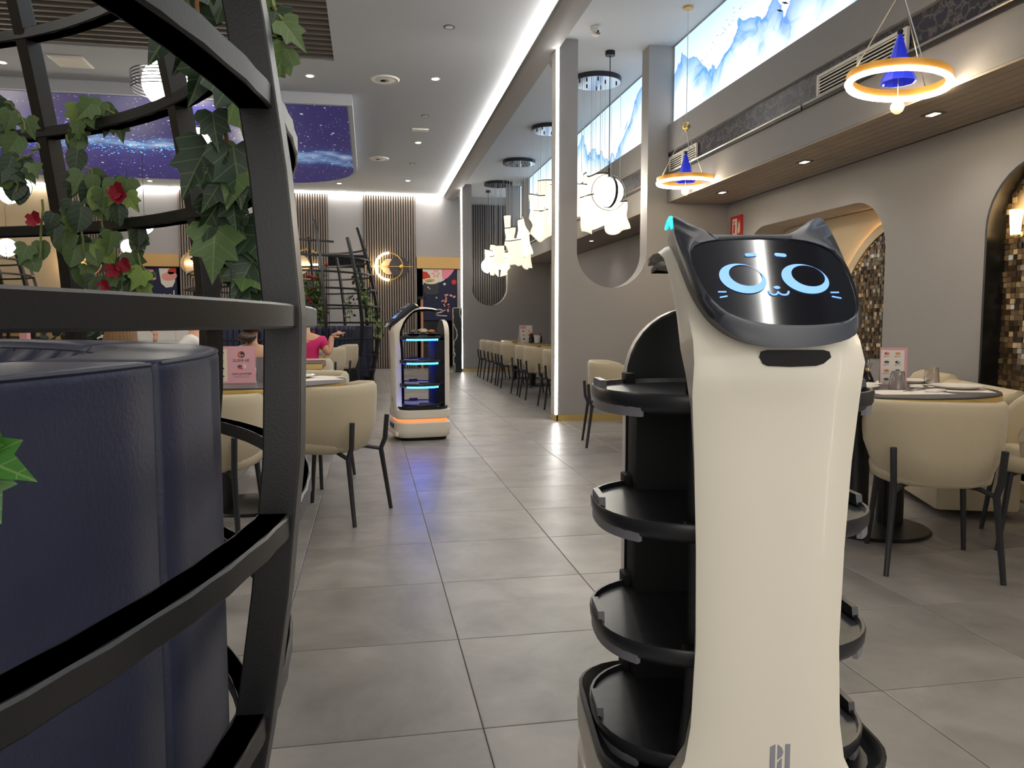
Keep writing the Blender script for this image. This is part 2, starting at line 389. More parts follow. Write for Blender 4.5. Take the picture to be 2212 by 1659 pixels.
# right side: back wall of the alcove with arched niches
def arch_poly(y0, y1, z0, z1, r, n=10):
    return [(y0, z0), (y1, z0)] + [(y1-r+r*cos(PI/2*k/n), z1-r+r*sin(PI/2*k/n)) for k in range(n+1)] + [(y0+r-r*sin(PI/2*k/n), z1-r+r*cos(PI/2*k/n)) for k in range(n+1)]
NA = arch_poly(5.59, 7.95, .78, 2.10, .42)       # lit niche
NB = arch_poly(2.95, 4.55, .10, 2.12, .42)       # tall black-framed niche
def wall_with_holes(name, x0, x1, ya, yb_, z0, z1, holes, mt):
    bm = bmesh.new(); loops = [[(ya, z0), (yb_, z0), (yb_, z1), (ya, z1)]]+holes
    es = []
    for lp in loops:
        vs = [bm.verts.new((x0, a, b)) for a, b in lp]
        es += [bm.edges.new((vs[i], vs[(i+1) % len(vs)])) for i in range(len(vs))]
    bmesh.ops.triangle_fill(bm, use_beauty=True, use_dissolve=False, edges=es)
    r = bmesh.ops.extrude_face_region(bm, geom=bm.faces[:])
    for v in r['geom']:
        if isinstance(v, bmesh.types.BMVert): v.co.x = x1
    bmesh.ops.recalc_face_normals(bm, faces=bm.faces)
    me = bpy.data.meshes.new(name); bm.to_mesh(me); bm.free(); me.materials.append(mt)
    o = bpy.data.objects.new(name, me); COL.objects.link(o); return o
struct(wall_with_holes('wall_right', 4.05, 4.40, Y0, 19.0, 0, 2.44, [NA, NB], wallM), 'grey right wall of the alcove with arched niches')
MB().bb(4.40, 4.5, Y0, 19, 0, 4.15).build('backing', beigeM, bpy.data.objects['wall_right'], smooth=False)
# soffit box with light boxes above
sof = MB()
sof.bb(3.31, 4.45, Y0, 19.0, 2.455, 2.73); sof.bb(3.31, 4.45, Y0, 19.0, 2.985, 3.29); sof.bb(3.345, 4.45, Y0, 19.0, 2.73, 2.985)
struct(sof.build('trim_11', wallD, smooth=False), 'grey boxed soffit along the right side')
pk0 = MB().bb(-.043, .043, Y0, 19.0, 2.44, 2.455).build('plank', mat('soffit_wood', (160, 146, 132), .5, noise=(5, .18), island=.06), bpy.data.objects['trim_11'], smooth=False, loc=(3.357, 0, 0))
for k in range(1, 8):
    o = pk0.copy(); COL.objects.link(o); o.parent = bpy.data.objects['trim_11']; o.location = (3.357+.0905*k, 0, 0)
# patterned tile band + rail
def band_mat():
    mt = mat('leopard_tile', (40, 38, 50), .3)
    nt = mt.node_tree; N = nt.nodes; L = nt.links; b = N['Principled BSDF']
    tc = N.new('ShaderNodeTexCoord'); v = N.new('ShaderNodeTexVoronoi'); v.feature = 'DISTANCE_TO_EDGE'; v.inputs['Scale'].default_value = 13
    mp = N.new('ShaderNodeMapping'); mp.inputs['Scale'].default_value = (1, .7, 1.2)
    nz = N.new('ShaderNodeTexNoise'); nz.inputs['Scale'].default_value = 14
    L.new(tc.outputs['Object'], mp.inputs[0])
    ad = N.new('ShaderNodeMix'); ad.data_type = 'RGBA'; ad.inputs[0].default_value = .12
    L.new(tc.outputs['Object'], nz.inputs['Vector']); L.new(mp.outputs[0], ad.inputs[6]); L.new(nz.outputs['Color'], ad.inputs[7]); L.new(ad.outputs[2], v.inputs['Vector'])
    cr = N.new('ShaderNodeValToRGB'); e = cr.color_ramp.elements
    e[0].position = .02; e[0].color = (*lin((104, 96, 94)), 1); e[1].position = .09; e[1].color = (*lin((38, 37, 52)), 1)
    L.new(v.outputs['Distance'], cr.inputs[0]); L.new(cr.outputs[0], b.inputs['Base Color'])
    return mt
for a, b, n in ((Y0, 8.38, 12), (8.6, 17.3, 13)):
    struct(MB().bb(3.335, 3.345, a, b, 2.745, 2.975).build('trim_%d' % n, band_mat(), smooth=False), 'glossy dark leopard-pattern tile band above the soffit rail, %s bay' % ('near' if n == 12 else 'far'))
for a, b, n in ((Y0, 5.58, 0), (5.60, 8.38, 1), (8.6, 17.3, 2)):
    r = thing('curtain_rail', ['slim steel rail along the soffit edge, nearest length', 'slim steel rail along the soffit edge, second length up to the first partition', 'slim steel rail along the soffit edge in the far bay'][n], 'rail', (3.305, (a+b)/2, 2.735), group='soffit rails')
    MB().bb(-.018, .006, (a-b)/2, (b-a)/2, -.012, .012).build('lower_bar', mat('dark_steel', (70, 66, 64), .35, .8), r, smooth=False)
    MB().tube([(-.010, (a-b)/2, .022), (-.010, (b-a)/2, .022)], .011, 8).build('upper_bar', steelM, r)
def ac_vent(y0, y1, lab):
    r = thing('ac_vent', lab, 'vent', (3.33, (y0+y1)/2, 2.84), group='soffit air vents'); L2 = (y1-y0)/2
    fm = MB(); fm.bb(-.02, .0, -L2, L2, .07, .09); fm.bb(-.02, .0, -L2, L2, -.09, -.07); fm.bb(-.02, .0, -L2, -L2+.022, -.07, .07); fm.bb(-.02, .0, L2-.022, L2, -.07, .07); fm.bb(-.019, 0, -.012, .012, -.07, .07)
    fm.build('frame', whiteGl, r, smooth=False)
    MB().bb(-.004, 0, -L2+.02, L2-.02, -.07, .07).build('grille_back', blackPl, r, smooth=False)
    lm = MB()
    for k in range(6): lm.box((-.012, 0, -.058+.0235*k), (.012, 2*L2-.04, .008), ry=-.3)
    lm.build('louvres', whiteGl, r, smooth=False)
ac_vent(4.44, 5.43, 'long white-framed air vent in the tile band behind the nearer ring lamp')
ac_vent(7.60, 8.34, 'short white-framed air vent in the tile band beside the first partition')
ac_vent(10.4, 11.4, 'white-framed air vent in the far bay soffit behind the glass petals')
ac_vent(14.2, 15.2, 'white-framed air vent deep in the far bay soffit')

# light boxes with printed blue ink mountains
def box_mat(off):
    mt = bpy.data.materials.new('ink_light_box'); mt.use_nodes = True; nt = mt.node_tree; N = nt.nodes; L = nt.links
    N.remove(N['Principled BSDF']); out = N['Material Output']; em = N.new('ShaderNodeEmission'); L.new(em.outputs[0], out.inputs[0])
    em.inputs[1].default_value = BOX_E
    g = N.new('ShaderNodeNewGeometry'); sp = N.new('ShaderNodeSeparateXYZ'); L.new(g.outputs['Position'], sp.inputs[0])
    def M_(op, a, b_=None, c=None):
        n = N.new('ShaderNodeMath'); n.operation = op; n.use_clamp = (op == 'CLAMP')
        for i, v in enumerate((a, b_, c)):
            if v is None: continue
            if isinstance(v, (int, float)): n.inputs[i].default_value = v
            else: L.new(v, n.inputs[i])
        return n.outputs[0]
    def noise1(scale, det, o):
        n = N.new('ShaderNodeTexNoise'); n.noise_dimensions = '1D'; n.inputs['Scale'].default_value = scale; n.inputs['Detail'].default_value = det
        L.new(M_('ADD', sp.outputs['Y'], o), n.inputs['W']); return n.outputs['Fac']
    nz = N.new('ShaderNodeTexNoise'); nz.inputs['Scale'].default_value = 2.3; nz.inputs['Detail'].default_value = 5; nz.inputs['Distortion'].default_value = 1.4
    L.new(g.outputs['Position'], nz.inputs['Vector'])
    zt = M_('MULTIPLY', M_('SUBTRACT', sp.outputs['Z'], 3.30), 1/.84)
    ridge = M_('ADD', M_('MULTIPLY', noise1(.62, 3, off), 1.5), -.30)
    d = M_('SUBTRACT', ridge, M_('ADD', zt, M_('MULTIPLY', M_('SUBTRACT', nz.outputs['Fac'], .5), .5)))   # >0 below the ridge
    body = N.new('ShaderNodeMapRange'); body.inputs[1].default_value = 0; body.inputs[2].default_value = .46; body.inputs[3].default_value = 1; body.inputs[4].default_value = 0
    L.new(d, body.inputs[0])
    edge = M_('GREATER_THAN', d, 0)
    ink = M_('MULTIPLY', M_('POWER', body.outputs[0], 1.15), edge)
    vein = N.new('ShaderNodeTexVoronoi'); vein.feature = 'DISTANCE_TO_EDGE'; vein.inputs['Scale'].default_value = 2.6
    mxv = N.new('ShaderNodeMix'); mxv.data_type = 'RGBA'; mxv.inputs[0].default_value = .25
    L.new(g.outputs['Position'], mxv.inputs[6]); L.new(nz.outputs['Color'], mxv.inputs[7]); L.new(mxv.outputs[2], vein.inputs['Vector'])
    vl = N.new('ShaderNodeMapRange'); vl.inputs[1].default_value = 0; vl.inputs[2].default_value = .05; vl.inputs[3].default_value = .35; vl.inputs[4].default_value = 0
    L.new(vein.outputs['Distance'], vl.inputs[0])
    ink2 = M_('MINIMUM', M_('ADD', M_('MULTIPLY', ink, M_('ADD', .62, M_('MULTIPLY', nz.outputs['Fac'], .7))), M_('MULTIPLY', vl.outputs[0], ink)), 1.)
    sky = N.new('ShaderNodeMapRange'); sky.inputs[1].default_value = .25; sky.inputs[2].default_value = 1.; sky.inputs[3].default_value = 0; sky.inputs[4].default_value = 1
    L.new(zt, sky.inputs[0])
    c1 = N.new('ShaderNodeMix'); c1.data_type = 'RGBA'; c1.inputs[6].default_value = (.84, .94, 1, 1); c1.inputs[7].default_value = (.33, .50, .62, 1)
    L.new(M_('MULTIPLY', sky.outputs[0], .8), c1.inputs[0])
    hue = N.new('ShaderNodeMix'); hue.data_type = 'RGBA'; hue.inputs[6].default_value = (.09, .32, .58, 1); hue.inputs[7].default_value = (.14, .27, .60, 1)
    L.new(noise1(.8, 2, off+9), hue.inputs[0])
    c2 = N.new('ShaderNodeMix'); c2.data_type = 'RGBA'; L.new(ink2, c2.inputs[0]); L.new(c1.outputs[2], c2.inputs[6]); L.new(hue.outputs[2], c2.inputs[7])
    L.new(c2.outputs[2], em.inputs[0])
    return mt
for a, b, off, lab in ((-4.0, 8.37, 4.2, 'long backlit panel of blue ink mountains above the near soffit'), (8.62, 16.27, 12.6, 'backlit panel of blue ink mountains above the far bay'), (17.02, 17.28, 3, 'narrow backlit blue panel past the far pilaster'), (17.55, 18.9, 7, 'last backlit blue panel beside the far slat wall')):
    lb = thing('light_box', lab, 'light box', (3.37, (a+b)/2, 3.29)); h = (b-a)/2
    MB().bb(0, .01, -h, h, .015, .845).build('ink_print', box_mat(off), lb, smooth=False)
    fr = MB(); fr.bb(-.006, .012, -h, h, 0, .015); fr.bb(-.006, .012, -h, h, .845, .86); fr.bb(-.006, .012, -h, -h+.012, .015, .845); fr.bb(-.006, .012, h-.012, h, .015, .845)
    fr.build('frame', mat('box_frame', (150, 160, 170), .4), lb, smooth=False)
struct(MB().bb(3.38, 4.45, Y0, 19, 3.29, ZC).bb(3.34, 3.38, 16.27, 17.02, 3.29, ZC).build('wall_clerestory', wallM, smooth=False), 'upper right wall behind the backlit panels')

# partitions with the U-shaped cut-out and LED strip
def partition(y, n, names):
    xc, r = 2.675, .405
    poly = [(2.06, 0), (4.05, 0), (4.05, 2.45), (3.32, 2.45), (3.32, 3.29), (3.38, 3.29), (3.38, ZC), (xc+r, ZC), (xc+r, 1.89)]
    poly += [(xc+r*cos(rad(a)), 1.89-r*sin(rad(a))) for a in range(6, 180, 6)] + [(xc-r, 1.89), (xc-r, ZC), (2.06, ZC)]
    struct(MB().prism(poly, 'y', y, y+.22).build('wall_'+n, wallM, smooth=True, angle=25), 'grey partition with a tall U-shaped opening, '+names)
    s = thing('led_strip', 'vertical white LED strip on the edge of the %s' % names, 'light', (2.047, y+.02, 0), group='vertical partition LED strips')
    MB().bb(-.014, .010, -.022, .012, .075, 4.06).build('diffuser', ledW, s, smooth=False)
    MB().bb(-.012, .012, .012, .20, .0, 4.06).build('channel', whiteGl, s, smooth=False)
    struct(MB().bb(2.045, 4.05, y-.012, y, 0, .068).bb(2.03, 2.06, y-.012, y+.22, 0, .068).build('baseboard_'+n, brassM, smooth=False), 'brass baseboard of the '+names)
partition(8.38, 'partition_near', 'near partition')
partition(17.3, 'partition_far', 'far partition')
partition(-.54, 'partition_entrance', 'entrance partition')

# niche interiors: mosaic
def mosaic_field(name, parent, x, ya, yb_, za, zb, inside, size, seed):
    rnd = random.Random(seed); mb = MB(); cols = []
    y = ya
    ny = int((yb_-ya)/size); nz = int((zb-za)/size)
    for i in range(ny):
        for j in range(nz):
            cy, cz = ya+(i+.5)*size, za+(j+.5)*size
            if not inside(cy, cz): continue
            t = size*.46; dx = rnd.uniform(.004, .016); tl = rnd.uniform(-.1, .1)*t; tk = rnd.uniform(-.1, .1)*t
            n = len(mb.f)
            mb.add([(x, cy-t, cz-t), (x, cy+t, cz-t), (x, cy+t, cz+t), (x, cy-t, cz+t), (x-dx-tl, cy-t, cz-t), (x-dx-tk, cy+t, cz-t), (x-dx+tl, cy+t, cz+t), (x-dx+tk, cy-t, cz+t)],
                   [(4, 5, 6, 7), (0, 1, 5, 4), (1, 2, 6, 5), (2, 3, 7, 6), (3, 0, 4, 7)])
            q = rnd.random(); base = (.40, .33, .24) if q < .45 else ((.24, .19, .14) if q < .85 else (.72, .62, .48))
            if q > .97: base = (.78, .82, .86)
            v = rnd.uniform(.75, 1.25); cols += [tuple(min(1, (c*v))**2.0 for c in base)]*5
    o = mb.build(name, mosM, parent, smooth=False)
    at = o.data.color_attributes.new('col', 'FLOAT_COLOR', 'CORNER')
    for p in o.data.polygons:
        c = (*cols[p.index], 1) if p.index < len(cols) else (.1, .1, .1, 1)
        for li in p.loop_indices: at.data[li].color = c
    o['kind'] = 'stuff'
    return o
mosM = mat('mosaic_shell', (90, 76, 56), .18); _n = mosM.node_tree
_a = _n.nodes.new('ShaderNodeVertexColor'); _a.layer_name = 'col'; _n.links.new(_a.outputs[0], _n.nodes['Principled BSDF'].inputs['Base Color'])
mgrout = mat('mosaic_grout', (60, 50, 40), .8)
plasterW = mat('niche_plaster', (226, 206, 172), .75)
warmStrip = mat('niche_led', (255, 235, 200), .5, emit=(255, 205, 130), es=16)
na = thing('wall_niche', 'lit niche with rounded corners and shell mosaic behind the robot head', 'niche', (4.4, 6.77, .78))
MB().bb(-.012, 0, -1.17, 1.17, 0, 1.31).build('back_plaster', plasterW, na, smooth=False)
RM = 1.28; cyM = -1.05+.0
ins = lambda y, z: (((y+1.03)/1.02)**2 + ((z-(-.05))/1.20)**2 < 1)
ring = MB(); lp0 = [(-1.03+1.02*cos(rad(a)), -.05+1.20*sin(rad(a))) for a in range(8, 112, 4)]
lp1 = [(-1.03+1.10*cos(rad(a)), -.05+1.28*sin(rad(a))) for a in range(8, 112, 4)]
ring.loft([[(-.014, a, b) for a, b in lp0], [(-.04, a, b) for a, b in lp0], [(-.04, a, b) for a, b in lp1], [(-.034, a, b) for a, b in lp1]], False, False, False)
ring.build('mosaic_edge', plasterW, na)
MB().tube([(-.026, -1.03+1.06*cos(rad(a)), -.05+1.24*sin(rad(a))) for a in range(10, 110, 4)], .007, 6).build('hidden_led', warmStrip, na)
mosaic_field('mosaic', na, -.014, -1.16, .1, .0, 1.22, ins, .034, 3)
nb = thing('wall_niche', 'tall arched niche framed in black marble with shell mosaic at the right edge', 'niche', (4.05, 3.75, .1))
marbleB = mat('black_marble', (22, 22, 24), .3, noise=(7, .5))
def off_arch(d): return [(a-3.75, b-.1) for a, b in arch_poly(2.95+d, 4.55-d, .10, 2.12-d, .42-d*.9)]
A0, A1 = off_arch(0), off_arch(.018)
fr = MB(); fr.loft([[(-.02, a, b) for a, b in A0], [(-.02, a, b) for a, b in A1], [(.13, a, b) for a, b in A1], [(.13, a, b) for a, b in A0]], False, False)
fr.build('marble_frame', marbleB, nb, angle=30)
MB().bb(.13, .14, -.82, .82, -.02, 2.05).build('back_plaster', plasterW, nb, smooth=False)
mosaic_field('mosaic', nb, .128, -.80, .80, .0, 1.70, lambda y, z: True, .036, 5)
mosaic_field('mosaic_fringe', nb, .10, -.80, .80, 1.70, 2.06, lambda y, z: (max(0, abs(y)-.36)/.42)**2+(max(0, z-1.58)/.42)**2 > .86, .036, 8)
lm_ = thing('wall_lamp', 'small glowing wall lamp inside the black arched niche', 'lamp', (4.12, 4.40, 1.74))
MB().cyl((0, 0, -.08), (0, 0, .08), .028, .04, 12).build('glass_shade', mat('lamp_shade_glow', (255, 240, 215), .4, emit=(255, 214, 150), es=7), lm_)
MB().cyl((.04, 0, -.02), (0, 0, -.02), .012).build('bracket', brassM, lm_)
MB().cyl((0, 0, -.092), (0, 0, -.08), .03, .03).build('rim', brassM, lm_)
struct(MB().bb(3.95, 4.05, 1.2, 4.42, 0, .1).build('trim_14', mat('plinth_stone', (206, 186, 150), .4), smooth=False), 'low pale plinth along the right wall under the black arch')

# ---------------------------------------------------------------- ceiling fittings
trimM = mat('trim_ring', (214, 208, 198), .4)
lensOn = mat('downlight_on', (255, 244, 225), .4, emit=(255, 226, 176), es=26)
lensOff = mat('downlight_off', (222, 220, 216), .3)
def downlight(x, y, lab, on=True, z=ZC, e=SPOT_W, r=.055, col=WARM, group='recessed ceiling downlights'):
    d = thing('downlight', lab, 'light', (x, y, z), group=group)
    MB().lathe([(r*.72, -.004), (r, -.008), (r*1.12, -.004), (r*1.12, 0)], 20).build('trim_ring', trimM if on else mat('dark_trim', (88, 88, 92), .4), d)
    MB().lathe([(.001, -.0085), (r*.74, -.0085), (r*.74, -.003), (.001, -.003)], 16).build('lens', lensOn if on else lensOff, d)
    if on: spot(x, y, z-.03, e, col)
ordn = ['nearest', 'second', 'third', 'fourth', 'fifth', 'sixth']
for k, y in enumerate((10.0, 13.5, 17.08)): downlight(.86, y, 'lit downlight over the aisle, %s of three in the row above the far robot' % ordn[k])
for k, y in enumerate((8.265, 11.77, 15.26)): downlight(.86, y, 'unlit downlight with dark rim over the aisle, %s of three' % ordn[k], False)
downlight(-.68, 10.16, 'lit downlight between the slatted recess and the galaxy panel', True)
downlight(-.6, 17.68, 'lit downlight near the back wall below the galaxy panel corner', True)
for x, y, l in ((-2.6, 10.3, 'lit downlight above the large globe lamp'), (-4.2, 10.3, 'lit downlight left of the large globe lamp'), (-2.4, 18.1, 'lit downlight by the back wall above the middle doorway vines'), (-4.6, 18.1, 'lit downlight by the back wall over the left doorway')): downlight(x, y, l)
downlight(3.3, 17.9, 'small unlit downlight at the end of the side bay', False)
# downlights of the part of the room behind and above the picture
for k, (x, y) in enumerate(((.86, 6.5), (.86, 4.75), (.86, 3.0), (.86, 1.25), (.86, -.5), (-.7, 6.6), (-5.6, 6.5), (-5.6, 10.3), (-7.4, 8.5), (-7.4, 12.0), (-2.2, 3.6), (-2.2, 1.4), (-8, 17.8))):
    downlight(x, y, 'lit downlight outside the picture, %s' % ['over the aisle just above the frame', 'over the aisle in front of the near robot', 'over the aisle above the near robot', 'over the aisle beside the viewer', 'over the aisle behind the viewer', 'inside the near edge of the slatted recess', 'left of the slatted recess', 'left of the large globe lamp, farther out', 'in the left hall', 'in the left hall near the beige wall', 'above the near cage', 'above the near booth', 'in the far left corner'][k], group='downlights outside the picture')
for k, y in enumerate((4.55, 6.06, 7.60)):
    d = thing('downlight', 'small square lit downlight in the wooden soffit, %s of three' % ['rightmost', 'middle', 'leftmost'][k], 'light', (3.605, y, 2.44), group='square soffit downlights')
    MB().bb(-.045, .045, -.06, .06, -.006, .004).build('trim_ring', mat('brown_trim', (96, 84, 74), .5), d, smooth=False)
    MB().bb(-.024, .024, -.04, .04, -.008, -.004).build('lens', mat('soffit_lens', (255, 246, 230), .4, emit=(255, 238, 205), es=7), d, smooth=False)
    spot(3.605, y, 2.40, 9, WARM, 2.5)
for k, y in enumerate((2.8, 1.2)): spot(3.605, y, 2.40, 11, WARM, 2.5)
for k, y in enumerate((9.9, 12.4, 14.9)):
    d = thing('downlight', 'small square lit downlight in the far bay soffit, %s of three' % ordn[k], 'light', (3.605, y, 2.44), group='square soffit downlights')
    MB().bb(-.045, .045, -.06, .06, -.006, .004).build('trim_ring', MATS['brown_trim'], d, smooth=False)
    MB().bb(-.024, .024, -.04, .04, -.008, -.004).build('lens', MATS['soffit_lens'], d, smooth=False)
    spot(3.605, y, 2.40, 7, WARM, 2.3)
for x, y, l in ((.242, 10.134, 'round white ceiling air diffuser, the nearer of two'), (.227, 14.906, 'round white ceiling air diffuser, the farther of two')):
    d = thing('air_diffuser', l, 'vent', (x, y, ZC), group='round ceiling diffusers')
    MB().lathe([(.155, -.012), (.165, -.018), (.18, -.006), (.18, 0)], 28).build('outer_ring', whiteGl, d)
    MB().lathe([(.001, -.004), (.157, -.004), (.157, 0), (.001, 0)], 24).build('back_plate', mat('diffuser_shadow', (120, 118, 116), .7), d)
    for r in (.035, .075, .115): MB().lathe([(r-.013, -.022), (r+.017, -.010), (r+.017, -.007), (r-.013, -.018)], 24).build('cone_ring', whiteGl, d)
for x, y, l, sx, sy in ((.84, 12.6, 'small white emergency light panel over the aisle', .13, .07), (-3.39, 10.12, 'white emergency light panel at the left of the ceiling', .19, .2)):
    d = thing('emergency_light', l, 'light', (x, y, ZC))
    MB().bb(-sx, sx, -sy, sy, -.016, 0).build('housing', whiteGl, d, bevel=.004); MB().bb(-sx*.9, sx*.9, -sy*.86, sy*.86, -.019, -.016).build('diffuser', mat('panel_diffuser', (244, 240, 226), .4), d, smooth=False)
def cctv(x, y, lab, rz):
    d = thing('security_camera', lab, 'camera', (x, y, ZC), rz, group='dome security cameras')
    MB().lathe([(.001, 0), (.052, 0), (.055, -.012), (.05, -.04), (.001, -.042)], 24).build('mount', whiteGl, d)
    MB().sphere((0, -.008, -.052), .048, 20, 12, (1, 1, 1)).build('dome_body', whiteGl, d)
    MB().lathe([(.001, 0), (.028, 0), (.03, -.008), (.001, -.008)], 20).build('face_plate', mat('cam_face', (196, 192, 190), .4), d, loc=(0, -.05, -.068), rot=(rad(62), 0, 0))
    for dx, dz, r in ((0, .006, .0105), (-.014, -.014, .007), (.014, -.014, .007)):
        MB().cyl((0, 0, -.004), (0, 0, .006), r, r, 14).build('lens', blackP, d, loc=(dx, -.056-.001, -.066+dz), rot=(rad(62), 0, 0))
cctv(2.35, 8.0, 'white dome security camera on the side bay ceiling in front of the near partition', .25)
cctv(2.17, 9.1, 'white dome security camera half hidden behind the near partition edge', .25)

# ---------------------------------------------------------------- pendants of the side bay
ropeM = mat('pale_cord', (206, 204, 200), .6)
blueG = mat('blue_glass', (40, 52, 190), .12, trans=.35, emit=(40, 60, 220), es=.25)
ringLED = mat('ring_led', (255, 248, 232), .4, emit=(255, 236, 200), es=42)
goldR = mat('gold_ring', (214, 160, 80), .35, .7, emit=(230, 160, 70), es=.25)
def ring_lamp(x, y, lab, tilt=0., drop=0.):
    L_ = thing('ring_pendant', lab, 'pendant lamp', (x, y, 2.49), group='gold ring pendants')
    zt = ZC-2.49
    MB().tube([(0, 0, .56), (0, 0, zt)], .0035, 6).build('cord', ropeM, L_)
    MB().lathe([(.001, zt), (.05, zt), (.05, zt-.02), (.001, zt-.02)], 16).build('ceiling_cup', goldP, L_)
    MB().sphere((0, 0, .53), .04, 16, 12).build('gold_ball', brassM, L_)
    MB().cyl((0, 0, .47), (0, 0, .495), .012, .016, 10).build('ball_neck', brassM, L_)
    R = .262; tz = lambda a: R*cos(a)*math.tan(tilt)
    for k in range(3):
        a = 2*PI*k/3+.35
        MB().tube([(.012*cos(a), .012*sin(a), .49), (R*cos(a), R*sin(a), .03+tz(a))], .004, 6).build('hanging_wire', steelM, L_)
    n = 48; fr = [(Vector((cos(2*PI*k/n), sin(2*PI*k/n), 0)), Vector((0, 0, 1))) for k in range(n)]
    pts = [(R*cos(2*PI*k/n), R*sin(2*PI*k/n), tz(2*PI*k/n)) for k in range(n)]
    MB().sweep(pts, [(-.014, -.012), (.018, -.012), (.018, .032), (-.014, .032)], fr, True).build('gold_band', goldR, L_)
    MB().sweep(pts, [(-.018+.0, -.016), (.0, -.034), (.018, -.034), (.026, -.016), (.022, -.010), (-.018, -.010)], fr, True).build('led_ring', ringLED, L_)
    MB().lathe([(.012, .26), (.072, .055), (.10, -.01), (.094, -.01), (.066, .055), (.008, .255)], 10).build('blue_cone', blueG, L_, angle=10)
    MB().lathe([(.014, .262), (.016, .285), (.001, .29)], 10).build('cone_cap', blackP, L_)
    MB().tube([(0, 0, .25), (0, 0, -.06-drop)], .002, 6).build('centre_wire', steelM, L_)
    MB().lathe([(.001, -.048), (.010, -.05), (.011, -.066), (.024, -.074), (.036, -.092), (.038, -.108), (.03, -.128), (.012, -.142), (.001, -.144)], 18, (0, 0, -drop)).build('bulb', mat('bulb_glow', (250, 236, 205), .3, emit=(255, 226, 165), es=.85), L_)
ring_lamp(3.09, 7.34, 'gold ring pendant with blue glass cone, the farther one beside the near partition')
ring_lamp(3.035, 4.13, 'gold ring pendant with blue glass cone, the larger one at the top right', rad(-6), .045)
ring_lamp(3.035, .93, 'gold ring pendant with blue glass cone above the viewer, outside the picture')

def bay_globe(x, y, z, lab):
    g = thing('globe_pendant', lab, 'pendant lamp', (x, y, z), group='white globes with a black band')
    MB().sphere((0, 0, 0), .165, 28, 18).build('globe', globeM, g)
    band = MB(); n = 40
    pts = [(.0, .169*cos(2*PI*k/n), .169*sin(2*PI*k/n)) for k in range(n)]
    fr = [(Vector((0, cos(2*PI*k/n), sin(2*PI*k/n))), Vector((1, 0, 0))) for k in range(n)]
    o = band.sweep(pts, [(-.004, -.018), (.006, -.018), (.006, .018), (-.004, .018)], fr, True).build('black_band', blackP, g); o.rotation_euler = (0, 0, .25)
    pts = [(.205*cos(2*PI*k/n), 0, .205*sin(2*PI*k/n)) for k in range(n)]
    fr = [(Vector((cos(2*PI*k/n), 0, sin(2*PI*k/n))), Vector((0, 1, 0))) for k in range(n)]
    MB().sweep(pts, [(-.003, -.005), (.003, -.005), (.003, .005), (-.003, .005)], fr, True).build('wire_hoop', blackP, g)
    MB().tube([(0, 0, .17), (0, 0, .27)], .012, 10).build('stem', blackP, g)
    MB().tube([(0, 0, .26), (0, 0, ZC-z)], .005, 8).build('rod', blackP, g)
    MB().lathe([(.001, ZC-z), (.055, ZC-z), (.055, ZC-z-.05), (.001, ZC-z-.05)], 20).build('ceiling_cup', blackP, g)
bay_globe(2.72, 8.66, 2.585, 'white globe pendant with black band and hoop, in front of the glass petals')
bay_globe(2.75, 18.0, 2.42, 'white globe pendant with black band, the small one at the far end of the bay')

petalM = mat('petal_glass', (255, 246, 228), .25, emit=(255, 240, 214), es=PETAL_E)
canM = mat('dark_chrome', (58, 60, 68), .25, .6)
canU = mat('canopy_mirror', (170, 176, 186), .12, .9)
def petal(rnd):
    mb = MB(); nu, nv = 12, 9; w0 = rnd.uniform(.24, .34); h = rnd.uniform(.36, .48); ph = rnd.uniform(0, 6); am = rnd.uniform(.03, .06); tw_ = rnd.uniform(-.5, .5)
    front = []
    for j in range(nv+1):
        v = j/nv; row = []
        for i in range(nu+1):
            u = i/nu*2-1
            ww = w0/2*(1-.22*math.exp(-((v-.5)/.25)**2))*(1+.18*v); x = u*ww
            y = am*(1-.2*v)*(sin(2.6*u+ph)+v*.9*sin(5.2*u+ph*1.7)); z = -h*v*(1-.16*u*u*v+.05*sin(4*u+ph))
            a = tw_*v; row.append((x*cos(a)-y*sin(a), x*sin(a)+y*cos(a), z))
        front.append(row)
    V = [p for r in front for p in r]; F = []
    for j in range(nv):
        for i in range(nu): a = j*(nu+1)+i; F.append((a, a+1, a+nu+2, a+nu+1))
    mb.add(V, F)
    o = mb.build('petal', petalM); md = o.modifiers.new('thick', 'SOLIDIFY'); md.thickness = .005
    top = front[0]; cl = MB()
    cl.sweep([Vector(p) for p in top], [(-.006, -.006), (.006, -.006), (.006, .010), (-.006, .010)], [(Vector((0, 1, 0)), Vector((0, 0, 1)))]*len(top))
    c = cl.build('top_clip', blackP, o)
    return o
def chandelier(x, y, lab, seed, zlo, zhi, n=8):
    rnd = random.Random(seed)
    c = thing('petal_chandelier', lab, 'chandelier', (x, y, ZC), group='glass petal chandeliers')
    MB().lathe([(.001, 0), (.31, 0), (.31, -.06), (.30, -.06)], 40).build('canopy', canM, c)
    MB().lathe([(.001, -.055), (.301, -.055), (.301, -.061), (.001, -.061)], 40).build('mirror_plate', canU, c)
    for k in range(n):
        a = 2*PI*k/n+rnd.uniform(-.3, .3); r = rnd.uniform(.12, .27); z = zlo+(zhi-zlo)*((k*5 % n)/(n-1))
        p = petal(rnd); p.parent = c; p.location = (r*cos(a), r*sin(a), z-ZC+.2); p.rotation_euler = (rnd.uniform(-.12, .12), rnd.uniform(-.15, .15), rnd.uniform(0, 6))
        for s in (-1, 1): MB().tube([(r*cos(a)+s*.06, r*sin(a), -.06), (r*cos(a)+s*.06, r*sin(a), z-ZC+.21)], .0022, 5).build('wire', ropeM, c)
        MB().cyl((r*cos(a), r*sin(a), -.085), (r*cos(a), r*sin(a), -.061), .010, .010, 8).build('wire_grip', blackP, c)
